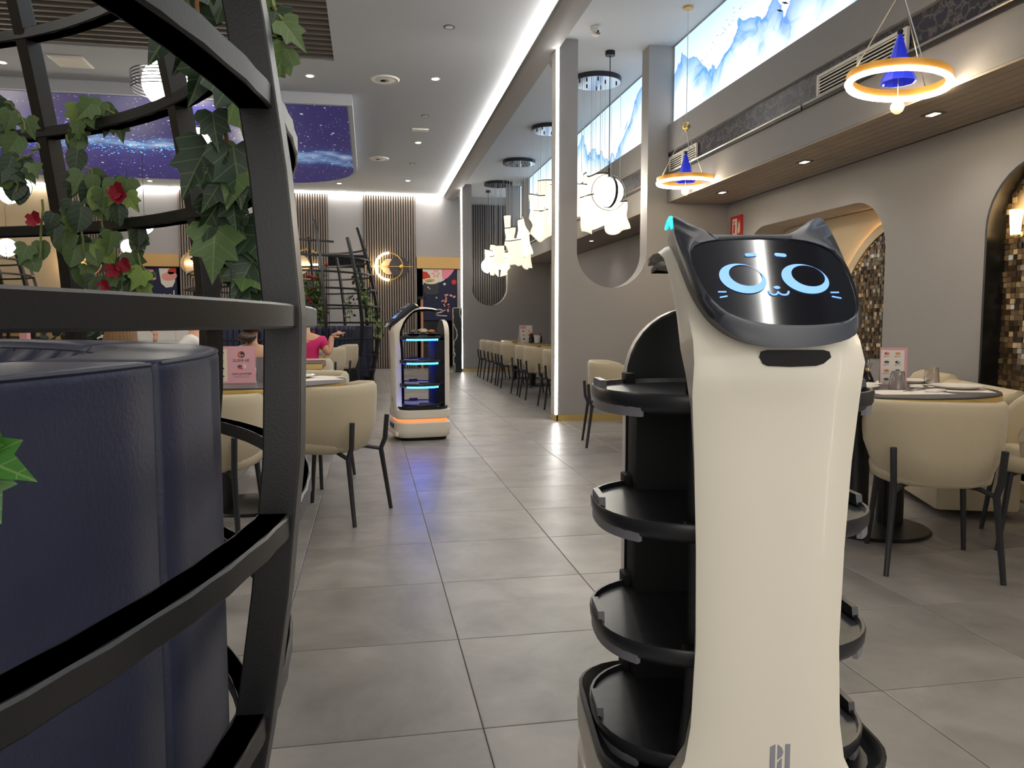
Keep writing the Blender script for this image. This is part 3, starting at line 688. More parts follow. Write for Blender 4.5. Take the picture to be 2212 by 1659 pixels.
chandelier(2.85, 9.63, 'glowing glass petal chandelier nearest the near partition', 1, 2.42, 2.78)
chandelier(2.85, 12.1, 'glowing glass petal chandelier, second along the side bay', 2, 2.55, 3.15)
chandelier(2.83, 14.65, 'glowing glass petal chandelier, third along the side bay', 3, 2.35, 2.95)
chandelier(2.82, 17.0, 'glowing glass petal chandelier at the far end of the side bay', 4, 2.3, 2.62)

# hall globes
def hall_globe(x, y, z, r, lab, stripes, ang):
    g = thing('globe_pendant', lab, 'pendant lamp', (x, y, z), ang, group='hall globe pendants')
    MB().sphere((0, 0, 0), r, 24, 16).build('globe', globeM, g)
    n = 36
    for k in range(stripes):
        zz = (k-(stripes-1)/2)*r*.13
        pts = [(1.42*r*cos(2*PI*i/n), 1.42*r*sin(2*PI*i/n), zz) for i in range(n)]
        fr = [(Vector((cos(2*PI*i/n), sin(2*PI*i/n), 0)), Vector((0, 0, 1))) for i in range(n)]
        MB().sweep(pts, [(-.002, -.0035), (.002, -.0035), (.002, .0035), (-.002, .0035)], fr, True).build('saturn_ring', canM, g)
    pts = [(0, 1.2*r*cos(2*PI*i/n), 1.2*r*sin(2*PI*i/n)) for i in range(n)]
    fr = [(Vector((0, cos(2*PI*i/n), sin(2*PI*i/n))), Vector((1, 0, 0))) for i in range(n)]
    MB().sweep(pts, [(-.003, -.006), (.003, -.006), (.003, .006), (-.003, .006)], fr, True).build('wire_hoop', blackP, g)
    MB().tube([(0, 0, 1.2*r), (0, 0, ZC-z)], .004, 6).build('rod', blackP, g)
    MB().lathe([(.001, ZC-z), (.05, ZC-z), (.05, ZC-z-.03), (.001, ZC-z-.03)], 16).build('ceiling_cup', blackP, g)
for x, y, z, r, l, s, a in ((-1.38, 6.0, 2.785, .172, 'large white globe pendant with striped saturn rings behind the cage', 6, .5), (-2.28, 11.5, 3.6, .17, 'white globe pendant below the galaxy panel beside the ivy', 4, 1.1), (-1.99, 14.0, 3.49, .16, 'white globe pendant with wire hoop beside the thick cage rib', 0, .8),
        (-4.96, 12.5, 3.05, .16, 'white globe pendant with wide hoop at the left, above the beige wall', 0, 1.4), (-5.98, 14.5, 2.36, .15, 'white globe pendant with band at the far left edge', 1, .3), (-3.8, 14.5, 2.78, .15, 'white globe pendant with hoop over the left doorway', 0, 1.3), (-4.48, 16, 2.54, .145, 'small white globe pendant in front of the left doorway header', 1, 1.9), (-2.15, 16, 2.43, .13, 'white globe pendant with bands beside the sun wall lamp', 4, .9), (-5.7, 14, 3.17, .15, 'white globe pendant half cut by the left edge of the picture', 0, .6)):
    hall_globe(x, y, z, r, l, s, a)

# ---------------------------------------------------------------- wall sconces
beigeDisc = mat('sconce_disc', (216, 190, 156), .5)
darkDisc = mat('sconce_dark', (64, 60, 64), .5)
brassS = mat('sconce_brass', (222, 178, 96), .35, .6)
def arc_pts(r, a0, a1, n, y=0.): return [(r*cos(rad(a0+(a1-a0)*k/n)), y, r*sin(rad(a0+(a1-a0)*k/n))) for k in range(n+1)]
def moon(x, z, lab):
    s = thing('moon_sconce', lab, 'wall lamp', (x, 18.93, z), group='moon wall lamps')
    MB().tube(arc_pts(.32, 90, 270, 24, -.05), .024, 8).build('led_arc', ledWarm, s)
    MB().tube(arc_pts(.32, -90, 90, 24, -.05), .012, 8).build('brass_arc', brassS, s)
    disc = lambda r, cx, y, n=28: MB().prism([(cx+r*cos(2*PI*k/n), r*sin(2*PI*k/n)) for k in range(n)], 'y', y, y+.012)
    disc(.185, 0, -.03).build('pale_disc', beigeDisc, s, smooth=False); disc(.24, .24, -.045).build('dark_disc', darkDisc, s, smooth=False)
    MB().bb(-.45, .56, -.072, -.058, -.007, .007).build('cross_bar', brassS, s, smooth=False)
    MB().sphere((.29, -.065, 0), .05, 14, 10).build('ball', brassS, s)
    MB().bb(-.03, .03, -.03, .0, -.03, .03).build('mount', darkDisc, s, smooth=False)
    l = bpy.data.lights.new('sconce_lamp', 'POINT'); l.energy = 7; l.color = (1, .72, .36); l.shadow_soft_size = .06
    o = bpy.data.objects.new('sconce_lamp', l); COL.objects.link(o); o.location = (x-.3, 18.80, z)
def sun(x, z, lab):
    s = thing('sun_sconce', lab, 'wall lamp', (x, 18.93, z), group='sun wall lamps'); n = 28
    MB().tube(arc_pts(.34, -100, 260, 40, -.05), .012, 6).build('brass_ring', brassS, s)
    for k in range(n):
        a = rad(k*360/n); MB().tube([(.34*cos(a), -.05, .34*sin(a)), (.385*cos(a), -.05, .385*sin(a))], .009, 5).build('ray_tooth', brassS, s)
    MB().prism([(-.18+.24*cos(2*PI*k/28), .24*sin(2*PI*k/28)) for k in range(28)], 'y', -.03, -.015).build('pale_disc', beigeDisc, s, smooth=False)
    MB().bb(-.3, .26, -.075, -.055, -.02, .02).build('led_bar', ledWarm, s, smooth=False)
    MB().bb(-.03, .03, -.03, .0, -.03, .03).build('mount', darkDisc, s, smooth=False)
moon(.49, 2.44, 'round moon wall lamp with lit crescent on the slat panel right of the far cage')
moon(-6.19, 2.46, 'round moon wall lamp with lit crescent on the far left slat panel')
sun(-1.42, 2.46, 'toothed sun wall lamp with lit bar on the slat panel behind the far cage')
sun(-3.8, 2.46, 'toothed sun wall lamp half hidden by ivy right of the left doorway')

# ---------------------------------------------------------------- doorways: printed curtains, pipe, marble screen, counter
navyC = mat('curtain_navy', (34, 36, 66), .8); redC = mat('curtain_red', (198, 58, 46), .8); whiteC = mat('curtain_white', (226, 218, 206), .8)
pinkC = mat('curtain_pink', (232, 140, 160), .8); nori = mat('curtain_nori', (58, 60, 62), .8); green_ = mat('curtain_green', (126, 170, 84), .8); orangeC = mat('curtain_orange', (226, 156, 84), .8); salmon = mat('curtain_salmon', (232, 160, 146), .8)
def ell(cx, cz, a, b, n=22, rot=0): return [(cx+a*cos(2*PI*k/n)*cos(rot)-b*sin(2*PI*k/n)*sin(rot), cz+a*cos(2*PI*k/n)*sin(rot)+b*sin(2*PI*k/n)*cos(rot)) for k in range(n)]
def deco(parent, name, poly, mt, lv): MB().prism(poly, 'y', -.004-.003*lv, .0).build(name, mt, parent, smooth=False)
nr = thing('door_curtain', 'printed cloth curtain with sushi roll and cherry blossom in the right doorway', 'curtain', (1.29, 18.98, 1.16))
MB().bb(0, .82, 0, .01, 0, 1.25).build('cloth', navyC, nr, smooth=False)
deco(nr, 'white_print', [(0, 1.25), (.78, 1.25), (.66, 1.10), (.5, .96), (.36, .90), (.0, .86)], whiteC, 0)
deco(nr, 'pink_print', [(.46, 1.25), (.78, 1.25), (.70, 1.13), (.60, 1.03), (.5, .98), (.47, 1.06)], pinkC, 1)
deco(nr, 'red_print', [(0, 1.18), (.1, 1.17), (.18, 1.08), (.2, .98), (.1, .97), (0, 1.0)], redC, 1)
for k in range(6): deco(nr, 'blossom_petal', ell(.32+.07*cos(k*PI/3), 1.13+.07*sin(k*PI/3), .042, .024, 10, k*PI/3), salmon, 1)
deco(nr, 'roll_side', [(.02, .94), (.40, .94), (.38, .66), (.30, .62), (.10, .62), (.03, .68)], nori, 2)
deco(nr, 'roll_rice', ell(.2, .95, .195, .075), whiteC, 3); deco(nr, 'roll_filling', ell(.17, .96, .125, .042, 18, .12), orangeC, 4); deco(nr, 'roll_cucumber', ell(.16, .945, .08, .024, 14, .1), green_, 5)
deco(nr, 'red_dot', ell(.76, .93, .06, .06, 16), redC, 1)
for cx, cz, r in ((.53, .88, .032), (.13, .80, .018), (.165, .765, .014), (.33, .55, .02)): deco(nr, 'pale_dot', ell(cx, cz, r, r, 10), whiteC, 3)
rn = random.Random(4)
for k in range(16): deco(nr, 'petal_print', ell(.45+rn.random()*.34, .2+rn.random()*.45, rn.uniform(.012, .045), rn.uniform(.01, .03), 8, rn.random()*3), salmon, 1)
MB().tube([(-.12, -.01, 1.25), (.92, -.01, 1.25)], .014, 8).build('curtain_rod', blackM, nr)
nl = thing('door_curtain', 'printed cloth curtain with salmon sushi and pink blossom in the left doorway', 'curtain', (-5.48, 18.98, 1.1))
MB().bb(0, 1.16, 0, .01, 0, 1.26).build('cloth', navyC, nl, smooth=False)
deco(nl, 'pink_print', [(0, 1.26), (.42, 1.26), (.46, 1.0), (.40, .82), (.2, .74), (0, .8)], pinkC, 0)
deco(nl, 'salmon_print', [(.5, 1.22), (.66, 1.2), (.72, 1.0), (.62, .94), (.52, 1.05)], salmon, 0)
deco(nl, 'rice_print', [(.78, 1.24), (1.14, 1.24), (1.12, .94), (1.06, .82), (.92, .80), (.82, .9)], whiteC, 1)
deco(nl, 'fish_print', ell(1.0, 1.06, .17, .10, 18, .15), salmon, 2); deco(nl, 'red_print', ell(1.06, 1.18, .10, .07, 14, .5), redC, 2)
for k, pts in enumerate((((.86, .50), (.88, .66)), ((.92, .62), (.94, .50)), ((1.0, .50), (1.0, .66)), ((1.08, .50), (1.09, .74)), ((1.12, .58), (1.12, .5)))):
    (a, b), (c, d) = pts; deco(nl, 'brush_stroke', [(a-.012, b), (a+.012, b), (c+.012, d), (c-.012, d)], creamCard, 1)
MB().tube([(-.03, -.01, 1.26), (1.2, -.01, 1.26)], .014, 8).build('curtain_rod', blackM, nl)
pipe = thing('copper_post', 'slim copper-coloured post standing in the right doorway', 'post', (1.24, 18.6, 0))
MB().tube([(0, 0, 0), (0, 0, 1.66)], .035, 10).build('shaft', mat('copper', (196, 140, 118), .35, .5), pipe); MB().lathe([(.001, 1.66), (.09, 1.66), (.09, 1.72), (.001, 1.72)], 14).build('cap', blackM, pipe)
MB().lathe([(.04, .84), (.06, .85), (.06, .88), (.04, .89)], 12).build('collar', blackM, pipe)
cab = thing('wine_fridge', 'dark glass-door fridge in the shade of the right doorway', 'fridge', (1.66, 19.6, 0))
MB().bb(-.36, .3, 0, .5, 0, 1.15).build('body', mat('fridge_black', (30, 30, 34), .3), cab, smooth=False); MB().bb(-.34, .05, -.015, 0, .08, .5).build('lower_door', mat('fridge_blue', (22, 24, 44), .2), cab, smooth=False)
MB().bb(-.34, .05, -.015, 0, .56, 1.1).build('upper_door', mat('fridge_glass', (44, 46, 50), .12), cab, smooth=False)
ms = thing('marble_screen', 'narrow black marble screen with white veins beside the far partition', 'screen', (1.93, 17.15, 0))
def vein_mat():
    mt = mat('veined_marble', (48, 54, 58), .15); nt = mt.node_tree; N = nt.nodes; L = nt.links
    tc = N.new('ShaderNodeTexCoord'); wv = N.new('ShaderNodeTexWave'); wv.inputs['Scale'].default_value = 1.7; wv.inputs['Distortion'].default_value = 9; wv.inputs['Detail'].default_value = 3
    cr = N.new('ShaderNodeValToRGB'); cr.color_ramp.elements[0].position = .93; cr.color_ramp.elements[0].color = (*lin((48, 54, 58)), 1); cr.color_ramp.elements[1].position = .99; cr.color_ramp.elements[1].color = (.7, .72, .7, 1)
    L.new(tc.outputs['Object'], wv.inputs['Vector']); L.new(wv.outputs['Fac'], cr.inputs[0]); L.new(cr.outputs[0], N['Principled BSDF'].inputs['Base Color']); return mt
MB().bb(-.10, .09, -.03, .03, 0, 1.42).build('slab', vein_mat(), ms, smooth=False); MB().bb(-.115, -.10, -.035, .035, 0, 1.42).bb(-.10, .09, -.03, .03, 1.42, 1.435).build('steel_edge', steelM, ms, smooth=False)
ct = thing('reception_counter', 'long white tiled counter behind the seated guests', 'counter', (-3.2, 12.4, 0))
for i in range(7):
    for j in range(3): MB().bb(-.95+.27*i, -.95+.27*i+.262, -.262, -.25, .12+.36*j, .12+.36*j+.352).build('tile', mat('white_tile', (244, 240, 234), .25), ct, smooth=False)
MB().bb(-.96, .94, -.25, .25, 0, 1.2).build('body', whiteGl, ct, smooth=False); MB().bb(-1.0, .98, -.29, .3, 1.2, 1.24).build('worktop', whiteGl, ct, bevel=.005)
sgn = thing('fire_sign', 'red fire extinguisher sign with white symbols on the right wall', 'sign', (4.035, 8.14, 2.16))
MB().bb(-.004, .012, -.13, .13, -.12, .12).build('board', mat('sign_red', (206, 40, 34), .4), sgn, smooth=False)
wS = mat('sign_white', (240, 236, 230), .5)
MB().bb(-.0055, -.004, -.03, .08, -.09, .09).build('symbol_panel', wS, sgn, smooth=False)
rS = MATS['sign_red']; MB().prism(rrect(.018, .05, .012, 3, .035, -.02), 'x', -.007, -.0055).prism([(.03, .035), (.04, .035), (.04, .05), (.03, .05)], 'x', -.007, -.0055).prism([(.02, .05), (.055, .05), (.06, .06), (.02, .06)], 'x', -.007, -.0055).build('extinguisher_symbol', rS, sgn, smooth=False)
fl = [(-.095, -.07), (-.05, -.08), (-.045, -.02), (-.06, .0), (-.052, .05), (-.075, .02), (-.085, .07), (-.1, .0)]
MB().prism(fl, 'x', -.0055, -.004).build('flame_symbol', wS, sgn, smooth=False)

# ---------------------------------------------------------------- serving robots (front = local -Y)
screenM = mat('robot_screen', (12, 14, 24), .06, spec=.5)
faceE = mat('robot_face_light', (120, 170, 240), .4, emit=(104, 158, 236), es=.82)
headM = mat('robot_head_shell', (46, 49, 58), .34)
headD = mat('robot_bezel', (44, 46, 54), .38)
trayM = mat('robot_tray', (44, 44, 48), .30, noise=(16, .25), bump=(12, .12))
greyLED = mat('robot_strip_off', (128, 127, 133), .35)
HEAD = [(-.1303,.2838),(-.122,.2815),(-.1159,.2758),(-.1004,.2518),(-.0867,.2375),(-.0719,.2298),(-.0062,.2300),(.0597,.231),(.0801,.239),(.105,.2592),(.1241,.2770),(.1335,.2815),(.140,.2790),(.1445,.2704),(.1465,.2292),(.1453,.1721),(.1424,.1181),(.1373,.067),(.1291,.0237),(.1172,-.0023),(.0985,-.0226),(.0693,-.0345),(.0307,-.0432),(-.0146,-.0451),(-.0509,-.0402),(-.0805,-.0254),(-.1015,-.0022),(-.1162,.032),(-.1258,.0774),(-.1303,.1344),(-.1326,.195),(-.1331,.2463)]
SCR = [(-.122,.1704),(-.1122,.1889),(-.0937,.2015),(-.0515,.2107),(.0143,.2138),(.0784,.2092),(.1139,.1943),(.1315,.1696),(.1361,.124),(.1303,.067),(.1219,.0343),(.1085,.0132),(.0824,.0018),(.0405,-.0033),(-.0033,-.0033),(-.0387,.0008),(-.0723,.0132),(-.0938,.032),(-.1101,.0609),(-.119,.0998),(-.1229,.1403)]
def chaikin(p, it=1):
    for _ in range(it):
        q = []
        for i in range(len(p)):
            a, b = p[i], p[(i+1) % len(p)]
            q += [tuple(.75*u+.25*v for u, v in zip(a, b)), tuple(.25*u+.75*v for u, v in zip(a, b))]
        p = q
    return p
def FP(u, s, n=0.): return (u, -.29+s*.7174-n*.6967, 1.087+s*.6967+n*.7174)
def serving_robot(label, loc, rz, stripM, earM, glow, far=False):
    R = thing('serving_robot', label, 'robot', loc, rz)
    # base with wheels
    MB().loft([[(x, y, z) for x, y in rrect(hx, hy, r)] for hx, hy, r, z in ((.245, .245, .11, .03), (.258, .26, .12, .045), (.262, .264, .12, .10), (.262, .264, .12, .165), (.25, .25, .11, .174))]).build('base_shell', whiteP, R)
    MB().loft([[(x, y, z) for x, y in rrect(.22, .22, .09, cy=.01)] for z in (.006, .032)]).build('wheel_skirt', blackPl, R)
    for sx in (-1, 1): MB().cyl((sx*.17-.02, .0, .035), (sx*.17+.02, .0, .035), .035, .035, 16).build('wheel', blackPl, R)
    MB().loft([[(x, y, z) for x, y in rrect(.232, .232, .1)] for z in (.160, .212)]).build('base_glow', glow, R)
    MB().loft([[(x, y, z) for x, y in rrect(.255, .012, .011, 3, cy=-.262)] for z in (.05, .085)]).build('bumper', whiteP, R, bevel=.004)
    MB().bb(-.10, .10, -.272, -.24, .11, .15).build('front_sensor', blackP, R, bevel=.006)
    MB().cyl((-.266, .04, .075), (-.258, .04, .075), .013, .013, 14).build('side_badge', brassM, R)
    # lower body tub
    MB().loft([[(x, y, z) for x, y in rrect(hx, hy, r)] for hx, hy, r, z in ((.252, .252, .11, .205), (.262, .262, .12, .215), (.264, .264, .12, .25), (.263, .263, .12, .285), (.25, .25, .11, .290))]).build('lower_body', whiteP, R)
    MB().loft([[(x, y, z) for x, y in rrect(hx, hy, r)] for hx, hy, r, z in ((.25, .235, .11, .285), (.262, .24, .12, .296), (.264, .24, .12, .318), (.257, .235, .115, .32), (.235, .215, .10, .300))]).build('dish', blackP, R)
    # front column and arch in one white shell
    outer = [(-.262,.288),(-.263,.32),(-.264,.36),(-.264,.42),(-.264,.56),(-.265,.72),(-.267,.87),(-.272,.98),(-.283,1.035),(-.268,1.068),(-.225,1.113),(-.177,1.165),(-.134,1.209),(-.09,1.235),(-.046,1.243),(.04,1.243),(.11,1.236),(.152,1.228)]
    inner = [(-.205,.288),(-.190,.32),(-.186,.36),(-.184,.42),(-.184,.56),(-.185,.72),(-.190,.85),(-.202,.95),(-.200,1.005),(-.188,1.045),(-.165,1.10),(-.135,1.145),(-.105,1.176),(-.068,1.203),(-.020,1.217),(.04,1.219),(.11,1.215),(.152,1.212)]
    width = [(.20,.20),(.155,.15),(.136,.122),(.127,.110),(.121,.106),(.124,.108),(.130,.116),(.137,.126),(.138,.135),(.136,.141),(.134,.142),(.132,.143),(.131,.143),(.131,.142),(.131,.140),(.129,.135),(.126,.129),(.121,.122)]
    def shell(out, inn, wd, k=1.):
        loops = []
        st = (-1, -.92, -.6, -.2, .2, .6, .92, 1)
        for (y0, z0), (y1, z1), ww in zip(out, inn, wd):
            d = Vector((y1-y0, z1-z0)); L_ = d.length; d /= L_; wi = (ww[1] if isinstance(ww, tuple) else ww)*k; ww = (ww[0] if isinstance(ww, tuple) else ww)*k
            lp = [(t*ww, y0+d.x*.018*abs(t)**4, z0+d.y*.018*abs(t)**4) for t in st]
            lp += [(t*wi, y1-d.x*.006*abs(t)**4, z1-d.y*.006*abs(t)**4) for t in reversed(st)]
            loops.append(lp)
        return MB().loft(loops)
    shell(outer, inner, width).build('front_shell', whiteP, R, angle=50)
    inn2 = [(y+.014+.0*z, z-.0) for y, z in inner[:9]]+[(y+.012, z-.010) for y, z in inner[9:13]]+[(y+.004, z-.016) for y, z in inner[13:]]
    shell(inner, inn2, width, .93).build('inner_lining', blackP, R, angle=50)
    # head: loft from bezel to the arch
    hd = chaikin(HEAD, 1); hc = (0, .11)
    def ring_(k, back, drop):
        out = []
        for u, s in hd:
            x, y, z = FP(hc[0]+(u-hc[0])*k, s, -.004); ear = max(0., z-1.238)
            out.append((x, y+back*(1-.25*min(1, ear/.04)), z-ear*drop))
        return out
    sc = chaikin(SCR, 1)
    # resample the screen outline to match the head outline by angle
    def atang(poly, a):
        best = None
        for i in range(len(poly)):
            p, q = Vector(poly[i])-Vector(hc), Vector(poly[(i+1) % len(poly)])-Vector(hc)
            d = Vector((cos(a), sin(a))); den = d.x*(q-p).y-d.y*(q-p).x
            if abs(den) < 1e-9: continue
            t = (p.x*(q-p).y-p.y*(q-p).x)/den; s_ = (p.x*d.y-p.y*d.x)/den
            if t > 0 and -1e-6 <= s_ <= 1+1e-6: best = t if best is None else max(best, t)
        return best or .1
    angs = [math.atan2(s-hc[1], u-hc[0]) for u, s in hd]
    scr = [(hc[0]+cos(a)*atang(sc, a), hc[1]+sin(a)*atang(sc, a)) for a in angs]
    mid = [tuple(.72*np_+.28*h for np_, h in zip(p, q)) for p, q in zip(scr, hd)]
    MB().loft([[FP(u, s, -.004) for u, s in scr], [FP(u, s, .0035) for u, s in scr], [FP(u, s, .006) for u, s in mid], [FP(u, s, -.004) for u, s in hd],
               ring_(1.0, .02, .04), ring_(.995, .04, .28), ring_(.98, .062, .66), ring_(.94, .085, 1.0), ring_(.90, .10, 1.05)], False, True).build('head_shell', headM, R, angle=70)
    MB().loft([[FP(u, s, -.003) for u, s in scr], [FP(u, s, .0012) for u, s in scr]]).build('face_screen', screenM, R, smooth=False)
    sc_o = R.children[-1]
    def lightshape(name, outer_, hole=None, n=.0026):
        mb = MB()
        if hole: mb.loft([[FP(u, s, n) for u, s in outer_], [FP(u, s, n) for u, s in hole]], False, False)
        else: mb.loft([[FP(u, s, n-.001) for u, s in outer_], [FP(u, s, n) for u, s in outer_]])
        mb.build(name, faceE, sc_o, smooth=False)
    for cx, cs, hx, hs in ((-.0455, .1075, -.039, .1150), (.0585, .1070, .0655, .1140)):
        lightshape('eye', ell(cx, cs, .0385, .0365, 36, -.42), ell(hx, hs, .0272, .0262, 36, -.42))
    cap = lambda ax, as_, bx, bs, r: MBcap(ax, as_, bx, bs, r)
    def MBcap(ax, as_, bx, bs, r):
        a = math.atan2(bs-as_, bx-ax); return [(ax+r*cos(a+PI/2+PI*k/6), as_+r*sin(a+PI/2+PI*k/6)) for k in range(7)]+[(bx+r*cos(a-PI/2+PI*k/6), bs+r*sin(a-PI/2+PI*k/6)) for k in range(7)]
    lightshape('eyebrow', cap(-.0235, .1674, -.0115, .1684, .0042)); lightshape('eyebrow', cap(.0275, .1686, .0395, .1670, .0042))
    lightshape('nose', ell(.0055, .0854, .0055, .0035, 16))
    mp = [(-.0098, .0768), (-.0094, .0715), (-.0062, .0680), (-.0015, .0680), (.0025, .0705), (.0048, .0745), (.0068, .0705), (.0105, .0678), (.0160, .0678), (.0203, .0708), (.0222, .0755)]
    mm = MB()
    for a, b in zip(mp, mp[1:]): mm.loft([[FP(u, s, .0018) for u, s in cap(*a, *b, .0017)], [FP(u, s, .0026) for u, s in cap(*a, *b, .0017)]])
    mm.build('mouth', faceE, sc_o, smooth=False)
    for q in ((-.0923, .0746, -.0808, .0747), (-.0922, .0616, -.0811, .0644), (.0917, .0737, .1037, .0738), (.091, .0639, .1034, .0603)): lightshape('whisker', cap(*q, .0013))
    # ear lights on the outer flank of both ears
    for sx, tip in ((-1, (-.1303, .2838)), (1, (.1395, .2830))):
        u = tip[0] if sx < 0 else tip[0]-.0055; yo, zo = (0, 0) if sx < 0 else (.016, -.010); P = [Vector((u+sx*.004, -.098, 1.258)), Vector((u+sx*.0035, -.090, 1.270)), Vector((u+sx*.002, -.080, 1.2775)), Vector((u+sx*.0025, -.068, 1.273)), Vector((u+sx*.0035, -.052, 1.262))]
        MB().tube([p+Vector((0, yo, zo)) for p in P], [.003, .0042, .0046, .0042, .003], 8).build('ear_light', earM, R)
    # chin slot, logo
    MB().prism([(-.040, 1.037), (-.036, 1.046), (-.026, 1.0485), (.062, 1.0485), (.071, 1.046), (.074, 1.037), (.062, 1.027), (.050, 1.0235), (.011, 1.022), (-.026, 1.0235), (-.034, 1.027)], 'y', -.2845, -.262).build('camera_slot', mat('slot_black', (14, 14, 15), .5, spec=.25), R, smooth=False)
    lg = MB()
    for poly in ([(.002, .392), (.010, .396), (.010, .354), (.002, .352)], [(.0145, .396), (.0215, .390), (.0235, .383), (.0215, .376), (.0145, .370)], [(.0145, .364), (.0215, .372), (.0215, .352), (.0145, .354)], [(.0275, .396), (.035, .396), (.035, .356), (.0275, .352)]):
        lg.prism(poly, 'y', -.2655, -.260)
    lg.build('emblem', mat('logo_grey', (150, 148, 160), .4), R, smooth=False)
    # rear column with round-topped shield
    rc = [(-.152, .29), (.152, .29), (.152, .97)]+[(.152*cos(rad(a)), .97+.155*sin(rad(a))) for a in range(10, 180, 10)]+[(-.152, .97)]
    k = lambda s, dz=0: [(x*s, (z if z < .9 else .9+(z-.9)*s)+dz) for x, z in rc]
    MB().loft([[(x, .215, z) for x, z in rc], [(x, .247, z) for x, z in rc], [(x, .262, z) for x, z in k(.95)]], True, True).build('rear_shell', whiteP, R, angle=50)
    MB().loft([[(x, .213, z) for x, z in k(.995)], [(x, .209, z) for x, z in k(.975)]], False, True).build('rear_lining', blackP, R, angle=30)
    MB().bb(-.148, .148, .12, .212, .31, .935).build('rear_column', blackPl, R, bevel=.012)
    # hook at the end of the arch
    hk = [(.148, 1.222), (.205, 1.222), (.221, 1.215), (.225, 1.203), (.214, 1.194), (.19, 1.190), (.176, 1.184), (.173, 1.174), (.181, 1.165), (.2, 1.163), (.245, 1.162), (.268, 1.160)]
    MB().loft([[(-.045, y, z-.004), (.045, y, z-.004), (.045, y, z+.004), (-.045, y, z+.004)] for y, z in (hk if far else hk[:8])]).build('hook', mat('hook_white', (206, 200, 190), .35), R, angle=60)
    # trays
    for zt in (.965, .745, .525, .335):
        L0 = lambda s, z: [(x, y, z) for x, y in selp(.257*s, .212*s, 2.5, 44, 0, -.006)]
        t = MB().loft([L0(.93, zt-.030), L0(.97, zt-.026), L0(.995, zt-.016), L0(1., zt+.002), L0(.992, zt+.006), L0(.972, zt+.006), L0(.962, zt-.003), L0(.6, zt-.004)]).build('tray', trayM, R, angle=60)
        if far: MB().loft([[(x, y, z) for x, y in selp(.225, .18, 2.5, 32, 0, -.006)] for z in (zt-.034, zt-.031)]).build('under_glow', blueE, t, smooth=False)
        for sx in (-1, 1):
            MB().loft([[(sx*.246-.006, -.055, zt), (sx*.246+.006, -.055, zt), (sx*.246+.006, .035, zt), (sx*.246-.006, .035, zt)], [(sx*.246-.006, -.050, zt+.020), (sx*.246+.006, -.050, zt+.020), (sx*.246+.006, .030, zt+.020), (sx*.246-.006, .030, zt+.020)]]).build('clip', trayM, t, smooth=False)
            a0, a1 = (140, 222) if sx < 0 else (-42, 40)
            def EP(a, s, z):
                f_ = lambda v: math.copysign(abs(v)**(2/2.5), v); return (.257*s*f_(cos(rad(a))), -.006+.212*s*f_(sin(rad(a))), z)
            aa = [a0+(a1-a0)*i/14 for i in range(15)]
            MB().loft([[EP(a, .985, zt-.018), EP(a, .985, zt-.036), EP(a, .95, zt-.036), EP(a, .95, zt-.020)] for a in aa]).build('edge_light', stripM, t, angle=50)
            MB().box((sx*.152, .185, zt+.004), (.022, .05, .03)).build('tray_bracket', blackPl, t, bevel=.004)
            MB().box((sx*.108, -.178, zt-.012), (.03, .03, .03)).build('tray_bracket', blackPl, t, bevel=.004)
    return R
cyanEar = mat('ear_cyan', (80, 240, 250), .4, emit=(50, 236, 246), es=1.3)
serving_robot('white cat-faced serving robot with black trays, close up at the right', (.676, 1.394, 0), rad(-7.7), greyLED, cyanEar, mat('base_dark', (60, 56, 54), .5))
serving_robot('white serving robot with blue-lit trays standing sideways in the aisle', (.463, 7.42, 0), rad(-82), cyanE, mat('ear_warm', (255, 240, 190), .4, emit=(255, 226, 150), es=1.6), orangeE, True)
dish = thing('serving_platter', 'dark blue platter on the top tray of the far robot', 'platter', (.463, 7.42, .972), rad(-82))
MB().loft([[(x, y, z) for x, y in rrect(a, b, .06, cy=.03)] for a, b, z in ((.12, .13, .004), (.15, .16, .022), (.145, .155, .024), (.115, .125, .008))]).build('plate', mat('navy_platter', (34, 38, 80), .3), dish)
def lump(mb, c, r, s):
    rn_ = random.Random(s); n, m = 9, 5; loops = []
    for j in range(m+1):
        loops.append([(c[0]+r*(sin(PI*(.08+.84*j/m)))*cos(2*PI*i/n)*rn_.uniform(.7, 1.2), c[1]+r*sin(PI*(.08+.84*j/m))*sin(2*PI*i/n)*rn_.uniform(.7, 1.2), c[2]-r*.5*cos(PI*(.08+.84*j/m))*rn_.uniform(.8, 1.15)) for i in range(n)])
    return mb.loft(loops)
napkinM = mat('crumpled_napkin', (232, 214, 176), .85); fritter = mat('fritter_orange', (214, 140, 66), .7); leafy = mat('garnish_grey', (150, 140, 120), .8)
for c, r, mt_, l, s in (((.04, .03), .05, napkinM, 'large crumpled cream napkin on the far robot platter', 1), ((-.03, .05), .042, napkinM, 'smaller crumpled cream napkin on the far robot platter', 2), ((.05, .11), .036, fritter, 'orange fritter at the rear of the far robot platter', 3), ((-.02, .13), .030, fritter, 'small orange fritter beside the larger one on the far robot platter', 4), ((.0, -.06), .036, leafy, 'pale scrap of food at the front of the far robot platter', 5)):
    o = lump(MB(), (0, 0, 0), r, s).build('napkin' if mt_ is napkinM else 'fritter', mt_)
    a = rad(-82); x, y = c; o.location = (.463+x*cos(a)-y*sin(a), 7.42+x*sin(a)+y*cos(a), .998+r*.42)
    tag(o, l, 'food' if mt_ is not napkinM else 'napkin')

